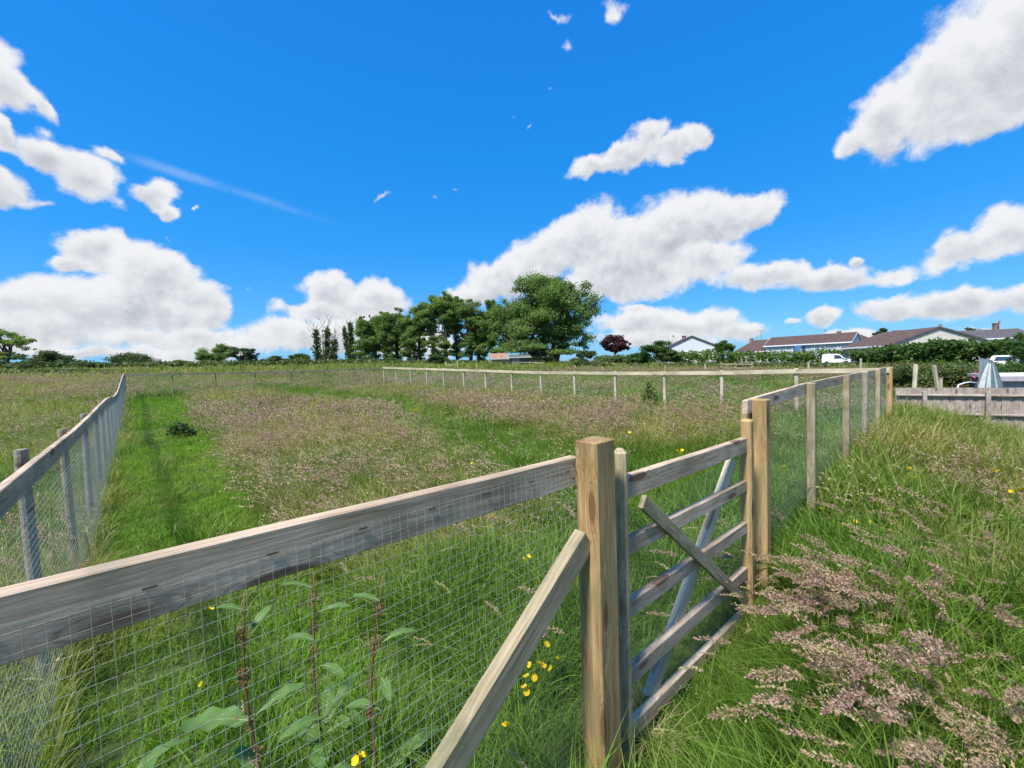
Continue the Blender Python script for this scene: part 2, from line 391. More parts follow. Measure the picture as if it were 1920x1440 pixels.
def leaf_mat(name, c1, c2, c3=None, trans=.35, scale=.35, instancer=False, rough=.55, c_t=None):
    """foliage: colour wanders with place and from leaf to leaf; light passes through"""
    m, t, o = new_mat(name)
    ge = nd(t, 'ShaderNodeNewGeometry')
    n = noise(t, ge.outputs['Position'], scale, 4, .6)
    f = mth(t, 'ADD', mth(t, 'MULTIPLY', n, .8), mth(t, 'MULTIPLY', ge.outputs['Random Per Island'], .45))
    f = maprange(t, f, .3, .95, smooth=False)
    col = ramp(t, f, [(0, c1), (.55, c2), (1, c3 or c2)])
    if instancer:
        at_ = nd(t, 'ShaderNodeAttribute', attribute_type='INSTANCER', attribute_name='tint')
        col = mixc(t, at_.outputs['Fac'], col, c_t)
    df = nd(t, 'ShaderNodeBsdfPrincipled'); t.links.new(col, df.inputs['Base Color']); df.inputs['Roughness'].default_value = rough
    df.inputs['Specular IOR Level'].default_value = .25
    tr = nd(t, 'ShaderNodeBsdfTranslucent'); tcol = mixc(t, 1.0, col, (1.25, 1.3, .55), 'MULTIPLY'); t.links.new(tcol, tr.inputs[0])
    mx = nd(t, 'ShaderNodeMixShader'); mx.inputs[0].default_value = trans
    t.links.new(df.outputs[0], mx.inputs[1]); t.links.new(tr.outputs[0], mx.inputs[2]); t.links.new(mx.outputs[0], o.inputs[0])
    MATS[name] = m; return m
leaf_mat('oak_leaf', (.098,.165,.052), (.17,.26,.080), (.27,.36,.125), trans=.5)
leaf_mat('ivy_leaf', (.092,.165,.050), (.175,.265,.075), (.30,.38,.12), trans=.5)
leaf_mat('dark_leaf', (.040,.075,.028), (.075,.118,.042), (.12,.17,.065))
leaf_mat('hedge_leaf', (.050,.105,.030), (.088,.160,.044), (.15,.23,.065), scale=.6, trans=.5)
leaf_mat('lime_hedge_leaf', (.060, .12, .018), (.11, .19, .025), (.18, .27, .035), scale=.6)
leaf_mat('copper_leaf', (0.05, 0.02, 0.026), (0.09, 0.032, 0.04), (0.14, 0.052, 0.058))
leaf_mat('scrub_leaf', (0.07, 0.105, 0.036), (0.12, 0.16, 0.055), (0.19, 0.22, 0.09), scale=.5)
leaf_mat('dock_leaf', (.075,.155,.036), (.12,.225,.055), (.18,.30,.09), scale=4)
leaf_mat('dead_straw', (.34, .26, .13), (.46, .37, .20), (.56, .47, .28), trans=.2, scale=3.0)
leaf_mat('dock_rib', (.22, .25, .10), (.28, .30, .13), (.33, .34, .17), scale=4, trans=.1)
leaf_mat('dock_stem', (.12, .05, .03), (.17, .08, .045), (.20, .11, .06), scale=4, trans=.05)
leaf_mat('petal_yellow', (.80, .56, .01), (.85, .62, .012), (.88, .66, .02), trans=.25)
leaf_mat('petal_pink', (.45, .10, .28), (.55, .16, .36), (.6, .2, .4), trans=.25)
leaf_mat('grass_blade', (.068,.150,.016), (.128,.235,.026), (.21,.325,.046), trans=.40, scale=.9, instancer=True, c_t=(.37, .32, .12))
leaf_mat('lawn_blade', (.095, .225, .012), (.16, .32, .020), (.24, .41, .034), trans=.40, scale=.9, instancer=True, c_t=(.30, .30, .09))
leaf_mat('seed_pink', (.27,.15,.13), (.40,.245,.215), (.53,.37,.32), trans=.25, scale=2.0, instancer=True, c_t=(.45, .37, .20))
leaf_mat('seed_stem', (.13, .15, .05), (.20, .20, .08), (.27, .24, .12), trans=.25, scale=2.0)
leaf_mat('seed_tan', (.36,.29,.15), (.48,.40,.22), (.58,.50,.30), trans=.25, scale=2.0)

# ------------------------------------------------------------------ ground form
# (x, y, z) of the soil; far ones from where the foot of each hedge and tree stands in the photo
CTRL = [(0, 0, -.20), (0, 1.6, -.20), (.9, 2.1, -.24), (1.4, 1.9, -.26), (-1, .6, -.14), (-2.6, 2.2, -.14), (-4, 1, -.2), (1.5, 2.8, -.20), (4, 4.6, -.02), (8.3, 8.8, 0.02), (6, 6.6, 0.0),
        (2, 5, -.05), (-1, 6, -.04), (-4, 6, -.04), (-6, 5.6, 0.0), (-7.8, 7.5, .05), (-10, 10, .0), (-13.2, 13.5, .2), (-16, 16.5, .45), (-18.6, 19.2, .66),
        (-12, 9, .1), (-22, 14, .6), (-10, 4, -.05), (-14, 12, .2),
        (2, 9, .06), (-2, 12, .12), (5, 11.8, .08), (1, 16.5, .2), (-4, 21.5, .38), (-8.3, 26, .52), (-7, 16, .22), (-12, 20, .45), (-13, 23, .58),
        (2.2, 1.2, -.2), (3.2, 2.2, -.3), (4.2, 3.4, -.26), (6, 3.5, -.45), (7.5, 6, -.33), (9, 6, -.6), (10.5, 9.5, -.28), (12, 12.4, -.62), (14, 11, -1.0), (11, 7, -.85), (16, 10, -1.15), (9.8, 10.8, .02),
        (0, -3, -.2), (5, -2, -.4), (-5, -2, -.2), (-20, 0, .2), (20, 0, -.9), (0, -40, -.5), (-60, 0, 2.0), (60, 0, -1)]
for q in [(0, 694, 68), (120, 694, 64), (250, 692, 62), (430, 690, 62), (600, 684, 60), (760, 682, 58), (900, 682, 57), (1020, 682, 57), (1150, 684, 52), (1300, 690, 44),
          (1450, 690, 42), (1560, 690, 58), (1640, 690, 40), (1750, 682, 33), (1860, 690, 30), (1940, 700, 26), (820, 690, 40), (560, 694, 38), (1000, 692, 36), (1200, 694, 30), (150, 700, 40), (1460, 697, 24), (1740, 716, 19), (1850, 716, 17)]:
    p = at(*q); CTRL.append((p.x, p.y, p.z - (.35 if q[2] < 45 else .2)))
CT = np.array(CTRL, float)
_K = np.linalg.norm(CT[:, None, :2] - CT[None, :, :2], axis=2) + np.eye(len(CT)) * -.6
_wgt = np.linalg.solve(np.block([[-_K, np.ones((len(CT), 1))], [np.ones((1, len(CT))), np.zeros((1, 1))]]), np.append(CT[:, 2], 0))
def ground(x, y):
    x = np.asarray(x, float); y = np.asarray(y, float); sh = x.shape; x = x.ravel(); y = y.ravel(); out = np.empty_like(x)
    for i in range(0, len(x), 20000):
        d = np.hypot(x[i:i + 20000, None] - CT[None, :, 0], y[i:i + 20000, None] - CT[None, :, 1])
        z = -d @ _wgt[:-1] + _wgt[-1]
        r = np.hypot(x[i:i + 20000], y[i:i + 20000]); k = np.clip((r - 78) / 60, 0, 1); k = k * k * (3 - 2 * k)
        out[i:i + 20000] = z * (1 - k) + .6 * k
    return out.reshape(sh)
def gz(x, y): return float(ground(np.array([x]), np.array([y]))[0])
def gpt(px, py, dz=0.0):
    """point of the ground (raised by dz) seen at a photo pixel"""
    R = ray(px, py); lo, hi = .4, .4
    for d in np.geomspace(.5, 120, 220):
        p = CAM + R * d
        if p.z < gz(p.x, p.y) + dz: hi = d; break
        lo = d
    else: return CAM + R * 60
    for _ in range(14):
        m = (lo + hi) / 2; p = CAM + R * m
        if p.z < gz(p.x, p.y) + dz: hi = m
        else: lo = m
    p = CAM + R * hi; return Vector((p.x, p.y, gz(p.x, p.y)))
def on_ground(px, d):
    """ground point below photo column px at depth d"""
    p = at(px, 690, d); return Vector((p.x, p.y, gz(p.x, p.y)))

# ------------------------------------------------------------------ ground sheet
def build_ground():
    rad = np.concatenate([[0.0], np.geomspace(.5, 900, 110)]); na = 180
    ang = np.linspace(0, 2 * math.pi, na, endpoint=False)
    X = (rad[1:, None] * np.cos(ang)).ravel(); Y = (rad[1:, None] * np.sin(ang)).ravel()
    X = np.append(0.0, X); Y = np.append(0.0, Y); Z = ground(X, Y)
    V = np.stack([X, Y, Z], 1); F = [(0, 1 + j, 1 + (j + 1) % na) for j in range(na)]
    for i in range(len(rad) - 2):
        a = 1 + i * na; b = a + na
        F += [(a + j, b + j, b + (j + 1) % na, a + (j + 1) % na) for j in range(na)]
    m = bpy.data.meshes.new('ground'); m.from_pydata(V.tolist(), [], F); m.polygons.foreach_set('use_smooth', [True] * len(F))
    mat, t, o = new_mat('meadow_soil')
    ge = nd(t, 'ShaderNodeNewGeometry')
    n1 = noise(t, ge.outputs['Position'], .5, 6, .6); n2 = noise(t, ge.outputs['Position'], 14, 4, .6)
    f = mth(t, 'ADD', mth(t, 'MULTIPLY', n1, .6), mth(t, 'MULTIPLY', n2, .4))
    col = ramp(t, f, [(.3, (.030, .045, .012)), (.5, (.060, .085, .022)), (.7, (.11, .12, .045))])
    pbsdf(t, o, col, .95, .1, bump=n2, bstr=.6, bdist=.05)
    g = put('ground', m, mat); tag(g, kind='structure', label='grassy meadow ground rolling gently up to the hedges')
build_ground()

ORD = ['leftmost', 'second from left', 'third from left', 'fourth from left', 'fifth from left', 'sixth from left', 'seventh from left', 'eighth from left']
def ordinal(i, n):
    """where the i-th of n stands in its row, counted from the nearer end"""
    if n == 1: return ''
    return ORD[i] if i < (n + 1) // 2 else ORD[n - 1 - i].replace('left', 'right')
# ------------------------------------------------------------------ fence planes
UF = Vector((.743, .669, 0)).normalized()                         # along the near fence, gate and right section
P_NEAR = at(1117, 900, 1.62); P_NEAR.z = 0
NF = Vector((UF.y, -UF.x, 0))                                     # outwards, towards the camera
def onplane(px, py, p0, n):
    R = ray(px, py); return CAM + R * ((p0 - CAM).dot(n) / R.dot(n))
def onF(px, py, off=0.0):
    return onplane(px, py, P_NEAR + NF * off, NF)
def along(p): return (p - P_NEAR).dot(UF)
def F(s, z, off=0.0):
    p = P_NEAR + UF * s + NF * off; return Vector((p.x, p.y, z))

def weld_panel(L, H, dx, dz, r=.0008, seed=0):
    """welded wire mesh, local X along, Z up from 0; every wire a three-sided bar, slightly uneven"""
    rr = random.Random(seed); b = MB()
    n = int(L / dx); ph = [rr.uniform(0, 6) for _ in range(4)]
    def dep(x, z): return .010 * math.sin(x * 3 + ph[0]) * math.sin(z * 4 + ph[1]) * (1 - z / H) + .003 * math.sin(x * 17 + ph[2]) * math.sin(z * 13) * (1 - z / H)
    for i in range(n + 1):
        x = i * dx + rr.uniform(-.0012, .0012)
        b.tube([(x + rr.uniform(-.001, .001), dep(x, z), z) for z in np.linspace(0, H, 6)], r, 3, False)
    for j in range(int(H / dz) + 1):
        z = j * dz + rr.uniform(-.0015, .0015)
        b.tube([(x, dep(x, z) + r * 1.6, z + .002 * math.sin(x * 9 + j)) for x in np.linspace(0, L, 14)], r, 3, False)
    return b.me('welded_mesh')
def hex_panel(L, H, c=.038, r=.00042):
    """chicken wire"""
    b = MB(); w = c; h = c * .9; nx, nz = int(L / w), int(H / h)
    for j in range(nz):
        for i in range(nx):
            x = (i + (.5 if j % 2 else 0)) * w; z = j * h
            jx, jz = random.uniform(-.002, .002), random.uniform(-.002, .002)
            b.tube([(x + jx, 0, z + h * .35 + jz), (x + jx, .002, z + h)], r * 1.5, 3, False)
            b.tube([(x + jx, 0, z + h * .35 + jz), (x + w / 2, .001, z)], r, 3, False)
            b.tube([(x + jx, 0, z + h * .35 + jz), (x - w / 2, .001, z)], r, 3, False)
    return b.me('chicken_wire')

def nails(parent, pts, nrm, r=.0045):
    b = MB()
    for p in pts: b.tube([p, p + nrm * .004], r, 6)
    tag(put('nail', b.me('nail'), MATS['nail_steel'], parent), kind='stuff')

# ---- near fence
def near_fence():
    R = root('timber_fence', F(0, gz(P_NEAR.x, P_NEAR.y)), 'near weathered top rail with square wire mesh, golden gatepost and sloping strut', 'fence')
    top = onF(1117, 823)
    p = F(0, gz(P_NEAR.x, P_NEAR.y)); 
    post('post', p, top.z - p.z, .106, MATS['fresh_post'], R, NF, below=.4, d=.124, bev=.005)
    # top rail, set to the back of the post
    a = onF(-230, 1176, -.045); b = onF(1084, 855, -.045)
    a2 = onF(-230, 1320, -.045); b2 = onF(1084, 911, -.045)
    wd = (b.z - b2.z + a.z - a2.z) / 2
    off = NF * -.022
    beam('rail', Vector((a.x, a.y, (a.z + a2.z) / 2)) + off, Vector((b.x, b.y, (b.z + b2.z) / 2)) + off, .042, wd, MATS['weathered_rail'], R, bev=.003, segs=10, warp=.002)
    # sloping strut that props the post
    t1 = onF(1094, 1010, -.015); t0 = onF(812, 1478, -.015)
    X = (t1 - t0).normalized(); upv = NF.cross(X) * -1
    if upv.z < 0: upv = -upv
    beam('brace', t0 - X * .25, t1 + UF * .008, .052, .098, MATS['brace_timber'], R, up=upv, bev=.003, segs=4, warp=.001)
    nails(R, [b + Vector((-.03 * UF.x, -.03 * UF.y, -.03)) , b + Vector((-.035 * UF.x, -.035 * UF.y, -.085))], NF, .005)
    nails(R, [F(.01, top.z - .10, .049), F(-.012, top.z - .27, .049)], NF, .004)
    # wire mesh in front of the rail
    s0 = along(a); L = -s0 - .055
    m = weld_panel(L, (a.z + b.z) / 2 - .034 - (p.z - .02), .0254, .0335, .00044, 3)
    M = frame(F(s0, 0, -.0425), F(-.055, 0, -.0425)); M.translation = F(s0, p.z - .02, -.0425)
    put('wire_mesh', m, MATS['galvanised_wire'], R, M)
    st = MB()
    for q in np.linspace(s0 + .08, -.12, 8):
        c = F(q, a.z + (b.z - a.z) * ((q - s0) / -s0) - .05, -.041); st.box(c, (.022, .003, .003), frame(Vector((0, 0, 0)), UF))
    tag(put('staple', st.me('staple'), MATS['nail_steel'], R), kind='stuff')
    # corner post off to the left, where the left fence starts
    c = F(s0 - .06, 0); c.z = gz(c.x, c.y); post('post', c, a.z - c.z + .02, .1, MATS['grey_post'], R, NF)
near_fence()

# ---- gate
def gate():
    R = root('field_gate', onF(1178, 1300), 'five bar timber gate with crossed diagonal braces, closed against golden post', 'gate')
    R.location.z = gz(R.location.x, R.location.y)
    g = MATS['weathered_rail']; W2 = MATS['brace_timber']
    # hanging and closing stiles
    tl = onF(1163, 840); bl = onF(1190, 1400)
    s = along(tl)
    q = F(s, gz(tl.x, tl.y) - .0); 
    beam('stile', F(s - .001, q.z + .03), F(s - .003, tl.z), .052, .062, W2, R, up=NF, bev=.02)
    tr = onF(1400, 786); s2 = along(tr); print('gate', s, s2, tr.z)
    beam('stile', F(s2 + .012, gz(tr.x, tr.y) + .06), F(s2, tr.z), .072, .07, MATS['fresh_post'], R, up=NF, bev=.012)
    bars = [((1180, 893, 946), (1386, 826, 859)), ((1184, 1010, 1046), (1390, 907, 931)), ((1190, 1125, 1165), (1396, 983, 1008)), ((1196, 1247, 1290), (1398, 1068, 1100)), ((1234, 1312, 1360), (1404, 1140, 1170))]
    for i, ((xa, ya, yb), (xc, yc, yd)) in enumerate(bars):
        a, a2, c, c2 = onF(xa, ya, .01), onF(xa, yb, .01), onF(xc, yc, .01), onF(xc, yd, .01)
        h = max(.07 if i else .095, min((a.z - a2.z), .10 if i == 0 else .076))
        dirx = (c - a).normalized()
        s_a = s + .034
        A = a - dirx * (along(a) - s_a) if i < 4 else a - dirx * (along(a) - s_a)
        C = c + dirx * ((s2 - .034) - along(c))
        dz = Vector((0, 0, -h / 2)) - NF * .02
        beam('bar', A + dz, C + dz, .036 if i else .042, h, g, R, bev=.003, segs=4, warp=.0012)
    # outer brace on the camera side, inner brace behind the bars
    a, c = onF(1204, 940, .026), onF(1400, 1130, .026)
    X = (c - a).normalized()
    upv = NF.cross(X); upv = upv if upv.z > 0 else -upv
    beam('brace', a, c, .024, .064, W2, R, up=upv, bev=.002)
    a2, c2 = onF(1372, 862, -.045), onF(1216, 1308, -.045)
    X = (c2 - a2).normalized(); upv = NF.cross(X); upv = upv if upv.z > 0 else -upv
    beam('brace', a2, c2, .042, .075, MATS['pale_rail'], R, up=upv, bev=.002, label='inner brace behind the bars, coloured paler for its sunlit edge')  # paler timber colour stands in for sun catching the brace edge
    nails(R, [a + (c - a) * k + NF * .013 for k in (.32, .335, .62, .64, .90)], NF, .005)
    # wire mesh on the field side
    L = s2 - s - .04
    m = weld_panel(L, 1.12, .0254, .0335, .00055, 8)
    M = frame(F(s, 0), F(s2, 0)); M.translation = F(s + .02, gz(tl.x, tl.y) + .06, -.032)
    put('wire_mesh', m, MATS['galvanised_wire'], R, M)
    return s, s2
S_A, S_B = gate()

# ---- right section, gate to corner
HEX = hex_panel(1.8, 1.17)
def net_bay(R, p0, p1, zb0, zb1, off=Vector((0, 0, 0)), proto=None):
    """one bay of netting between two posts (shared mesh, stretched to the bay)"""
    p0 = Vector((p0.x, p0.y, zb0)) + off; p1 = Vector((p1.x, p1.y, zb1)) + off
    M = frame(p0, p1); k = (p1 - p0).length / 1.8
    M = M @ Matrix.Diagonal((k, 1, 1, 1)); M.translation = p0
    return put('wire_netting', proto or HEX, MATS['galvanised_wire'], R, M)

def right_section():
    px = [(1428, 748), (1522, 718), (1587, 704), (1622, 697.5), (1646, 693), (1668, 688)]
    tops = [onF(x, y) for x, y in px]
    print('right posts', [round(along(t), 2) for t in tops], [round(t.z, 2) for t in tops])
    R = root('timber_fence', tops[0], 'rail and netting fence rising from the gate towards the far right corner', 'fence')
    R.location.z = gz(tops[0].x, tops[0].y)
    mats = ['fresh_post', 'brace_timber', 'brace_timber', 'grey_post', 'brace_timber', 'fresh_post']
    for i, (t, mm) in enumerate(zip(tops, mats)):
        g = gz(t.x, t.y); w = .098 if i in (0, 5) else .072
        post('post', Vector((t.x, t.y, g)), t.z - g, w, MATS[mm], R, NF, d=w, lean=UF * random.uniform(-.012, .012))
    # slimmer second post just behind the gate stile
    t = onF(1401, 756, -.10); post('post', Vector((t.x, t.y, gz(t.x, t.y))), t.z - gz(t.x, t.y) - .01, .075, MATS['fresh_post'], R, NF)
    for i in range(5):
        a, b = tops[i] - NF * .062, tops[i + 1] - NF * .062
        if i == 0: a = onF(1396, 750, -.062)
        dz = Vector((0, 0, -.055))
        beam('rail', a + dz, b + dz - UF * .006, .036, .105, MATS['weathered_rail'], R, bev=.003, segs=4, warp=.002)
        net_bay(R, tops[i], tops[i + 1], tops[i].z - 1.17, tops[i + 1].z - 1.17, -NF * .0435)
    return tops[-1]
C_R = right_section()

# ---- pale fence on the right-hand long side
C_FR = Vector((-8.3, 26.0, 0)); C_FL = Vector((-18.6, 19.25, 0))
def pale_fence():
    p0 = Vector((C_R.x, C_R.y, 0)); dirv = (C_FR - p0).normalized(); n = Vector((-dirv.y, dirv.x, 0)); n = n if n.dot(-p0) > 0 else -n
    Ltot = (C_FR - p0).length; nb = 14
    ctl = [(1662, 690), (1482, 692), (1332, 696), (1223, 697), (1135, 697), (1062, 696.5), (999, 696), (949, 694.5), (903, 693), (867, 692), (832, 691), (772, 689.5), (720, 688)]
    ss, zz = [], []
    for x, y in ctl:
        q = onplane(x, y, p0, n); ss.append((q - p0).dot(dirv)); zz.append(q.z)
    print('pale', [round(a, 2) for a in ss], [round(a, 2) for a in zz])
    R = root('timber_fence', Vector((p0.x, p0.y, gz(p0.x, p0.y))), 'long pale cream post and rail fence along the far side of the paddock', 'fence')
    pts = []
    for i in range(1, nb + 1):
        s = Ltot * i / nb + random.uniform(-.05, .05); z = float(np.interp(s, ss, zz)); q = p0 + dirv * s; pts.append((q, z))
    pts = [(p0, zz[0])] + pts
    for i, (q, z) in enumerate(pts):
        if i: 
            g = gz(q.x, q.y); post('post', Vector((q.x, q.y, g)), z - g + .015, .088, MATS['pale_rail'], R, n, d=.08, lean=dirv * random.uniform(-.01, .01))
    for i in range(nb):
        (a, za), (b, zb) = pts[i], pts[i + 1]
        A = Vector((a.x, a.y, za - .055)) + n * .062; B = Vector((b.x, b.y, zb - .055)) + n * .062
        beam('rail', A, B - dirv * .006, .038, .105, MATS['pale_rail'], R, bev=.003)
        net_bay(R, a, b, za - 1.2, zb - 1.2, n * .044)
pale_fence()

# ---- fence on the left long side
P_L = Vector((-2.58, 2.2, 0)); D_L = (C_FL - P_L).normalized(); N_L = Vector((D_L.y, -D_L.x, 0))
def left_fence():
    P_L = Vector((-2.58, 2.2, 0)) - N_L * .085
    tab = [(-2.6, 1.25), (-1, 1.25), (0, 1.245), (1.6, 1.235), (3.2, 1.25), (4.8, 1.28), (6.4, 1.30), (8, 1.30), (10, 1.24), (12, 1.24), (14, 1.34), (16, 1.46), (20, 1.70), (23.5, 1.90)]
    R = root('timber_fence', Vector((P_L.x, P_L.y, gz(P_L.x, P_L.y))), 'undulating grey rail and chicken wire fence down the left side', 'fence')
    ss = [-2.5, -1.62] + [1.62 * i for i in range(0, 15)]
    L = (C_FL - P_L).length; ss = [s for s in ss if s < L - .4] + [L]
    pts = [(P_L + D_L * s, float(np.interp(s, [a for a, _ in tab], [b for _, b in tab]))) for s in ss]
    for i, (q, z) in enumerate(pts):
        g = gz(q.x, q.y); ex = {2: .045, 3: .015, 4: .02}.get(i, -.01)
        b = MB(); b.tube([(0, 0, -.35), (0, 0, z - g + ex - .008), (0, 0, z - g + ex)], [.028, .027, .025], 12)
        o = put('post', b.me('round_post', False), MATS['grey_post'] if i % 3 else MATS['brace_timber'], R, Matrix.Translation((q.x, q.y, g)) @ Matrix.Rotation(random.uniform(-.015, .015), 4, 'Y'))
    for i in range(len(pts) - 1):
        (a, za), (b, zb) = pts[i], pts[i + 1]
        A = Vector((a.x, a.y, za - .05)) + N_L * .052; B = Vector((b.x, b.y, zb - .05)) + N_L * .052
        beam('rail', A, B - D_L * .004, .034, .10, MATS['weathered_rail'], R, bev=.003)
        net_bay(R, a, b, za - 1.2, zb - 1.2, N_L * .0745)
left_fence()

# ---- far end fence
def far_fence():
    d = (C_FR - C_FL); L = d.length; d.normalize(); n = Vector((-d.y, d.x, 0)); n = -n if n.dot(-C_FL) < 0 else n
    R = root('timber_fence', Vector((C_FL.x, C_FL.y, gz(C_FL.x, C_FL.y))), 'thin dark top rail fence closing the far end of the paddock', 'fence')
    ys = [(235, 702), (340, 699), (440, 698), (563, 695), (640, 692), (720, 688.5)]
    ss, zz = [], []
    for x, y in ys:
        q = onplane(x, y, C_FL, n); ss.append((q - C_FL).dot(d)); zz.append(q.z)
    pts = [(C_FL + d * (L * i / 7), float(np.interp(L * i / 7, ss, zz))) for i in range(8)]
    for i, (q, z) in enumerate(pts[:-1]):
        g = gz(q.x, q.y); post('post', Vector((q.x, q.y, g)), z - g, .06, MATS['brace_timber'], R, n)
    for i in range(7):
        (a, za), (b, zb) = pts[i], pts[i + 1]
        beam('rail', Vector((a.x, a.y, za - .05)) + n * .06, Vector((b.x, b.y, zb - .05)) + n * .06, .036, .065, MATS['grey_post'], R, bev=0)
        net_bay(R, a, b, za - 1.2, zb - 1.2, n * .04)
far_fence()

# ---- close-boarded garden fence on the right
def board_fence():
    A = at(1680, 727, 12.6); B = at(1920, 728, 11.2); d = B - A; d.z = 0; d.normalize(); zt = (A.z + B.z) / 2
    n = Vector((d.y, -d.x, 0)); n = n if n.dot(-A) > 0 else -n
    A.z = 0
    R = root('board_fence', Vector((A.x, A.y, gz(A.x, A.y))), 'weathered close board garden fence with two arris rails, right edge', 'fence')
    L = 5.4; w = .118; k = int(L / w)
    for i in range(k):
        c = A + d * (i * w + w / 2); h = random.uniform(-.012, .012)
        q = c + n * (.006 if i % 2 else -.006)
        g = min(gz(c.x, c.y) - .12, zt - 1.05)
        beam('board', Vector((q.x, q.y, g)), Vector((q.x, q.y, zt + h)) + d * random.uniform(-.004, .004), .016, w + .014, MATS['board_wood'], R, up=d, bev=0)
    s1 = (onplane(1732, 760, A, n) - A).dot(d); s2 = (onplane(1850, 760, A, n) - A).dot(d)
    sp = s2 - s1; print('board posts', s1, s2, zt)
    for s in (s1, s2, s2 + sp, s2 + 2 * sp):
        c = A + d * s + n * .075; g = gz(c.x, c.y)
        post('post', Vector((c.x, c.y, g)), zt - .10 - g, .095, MATS['board_wood'], R, n)
    edges = [0.0, s1, s2, s2 + sp, s2 + 2 * sp]
    for a, b in zip(edges[:-1], edges[1:]):
        for z in (zt - .22, zt - .78):
            beam('rail', Vector((A.x, A.y, z)) + d * (a + (.05 if a else 0)) + n * .05, Vector((A.x, A.y, z)) + d * (b - .05) + n * .05, .07, .07, MATS['board_wood'], R, bev=.02)
    return A, d, n, zt
BF = board_fence()

# ------------------------------------------------------------------ things on the right beyond the board fence
def tall_posts():
    for (xt, yt, xb, yb, lab) in ((1717, 683, 1714, 735, 'tall pale timber stake behind the board fence, the upright one'), (1751, 685, 1759, 735, 'tall pale timber stake behind the board fence, leaning, with a short offcut beside it')):
        d = 13.6
        t, b = at(xt, yt, d), at(xb, yb, d)
        g = gz(b.x, b.y); b = b + (b - t).normalized() * max(0, (b.z - g + .2))
        R = root('timber_stake', Vector((b.x, b.y, g)), lab, 'stake', 'tall stakes behind the board fence')
        beam('shaft', b, t, .08, .085, MATS['pale_rail'], R, up=Vector((0, 1, 0)))
        if xt > 1740:
            t2 = at(1758, 710, d - .02); beam('offcut', Vector((t2.x + .03, t2.y - .09, g - .2)), Vector((t2.x + .02, t2.y - .09, t2.z)), .05, .07, MATS['pale_rail'], R, up=Vector((0, 1, 0)))
tall_posts()

def parasol():
    c = at(1857, 728, 12.9); g = gz(c.x, c.y); top = at(1853, 675, 12.9)
    R = root('closed_parasol', Vector((c.x, c.y, g)), 'closed garden parasol with pale striped folded canopy above the board fence', 'parasol')
    ax = Vector((c.x, c.y, 0))
    b = MB(); b.tube([(c.x, c.y, g), (c.x, c.y, top.z - .02)], .022, 10); put('pole', b.me('pole'), MATS['grey_post'], R)
    b = MB(); b.tube([(c.x, c.y, g), (c.x, c.y, g + .06), (c.x, c.y, g + .08)], [.25, .25, .05], 20); put('base', b.me('base'), MATS['dark_trim'], R)
    H = top.z - .02; k = 16; rows = 9
    for part in range(2):
        b = MB(); vs, fs = [], []
        for i in range(rows):
            t = i / (rows - 1); r0 = .03 + .28 * t ** .75
            for j in range(k):
                a = 2 * math.pi * j / k; rr = r0 * (1.12 if j % 2 else .72) * (1 + .08 * math.sin(j * 2.7 + part))
                z = H - .98 * t - (.05 * t if j % 2 else 0)
                vs.append((c.x + rr * math.cos(a) + .03 * t, c.y + rr * math.sin(a) * .8, z))
        for i in range(rows - 1):
            for j in range(k):
                if j % 2 == part: fs.append((i * k + j, i * k + (j + 1) % k, (i + 1) * k + (j + 1) % k, (i + 1) * k + j))
        b.add(vs, fs); m = b.me('canopy', True); put('canopy', m, MATS['canvas_pale' if part else 'canvas_grey'], R, label='pale canvas stripes' if part else 'grey green canvas stripes')
    b = MB(); b.tube([(c.x, c.y, H - .06), (c.x, c.y, H + .01), (c.x, c.y, H + .03)], [.06, .045, .01], 10); put('cap', b.me('cap'), MATS['canvas_grey'], R)
    # blue grey cover beside it
    q = at(1843, 728, 13.1); t2 = at(1849, 672, 13.1); g = gz(q.x, q.y)
    b = MB()
    for i in range(8):
        x = -.12 + .24 * i / 7; b.add([(q.x + x, q.y + .03 * math.sin(i * 2), g), (q.x + x + .034, q.y + .03 * math.sin(i * 2 + 2), g), (q.x + x + .034, q.y + .03 * math.sin(i * 2 + 2), t2.z + .02 * math.sin(i)), (q.x + x, q.y + .03 * math.sin(i * 2), t2.z + .02 * math.sin(i - 1))], [(0, 1, 2, 3)])
    R2 = root('windbreak', Vector((q.x, q.y, g)), 'blue grey cloth windbreak hanging upright behind the closed parasol', 'windbreak')
    m = b.me('cloth'); put('cloth', m, MATS['tarp_blue'], R2)
    b = MB()
    for x in (-.13, .17): b.tube([(q.x + x, q.y, g - .1), (q.x + x, q.y, t2.z + .03)], .014, 8)
    put('pole', b.me('pole'), MATS['grey_post'], R2)
parasol()

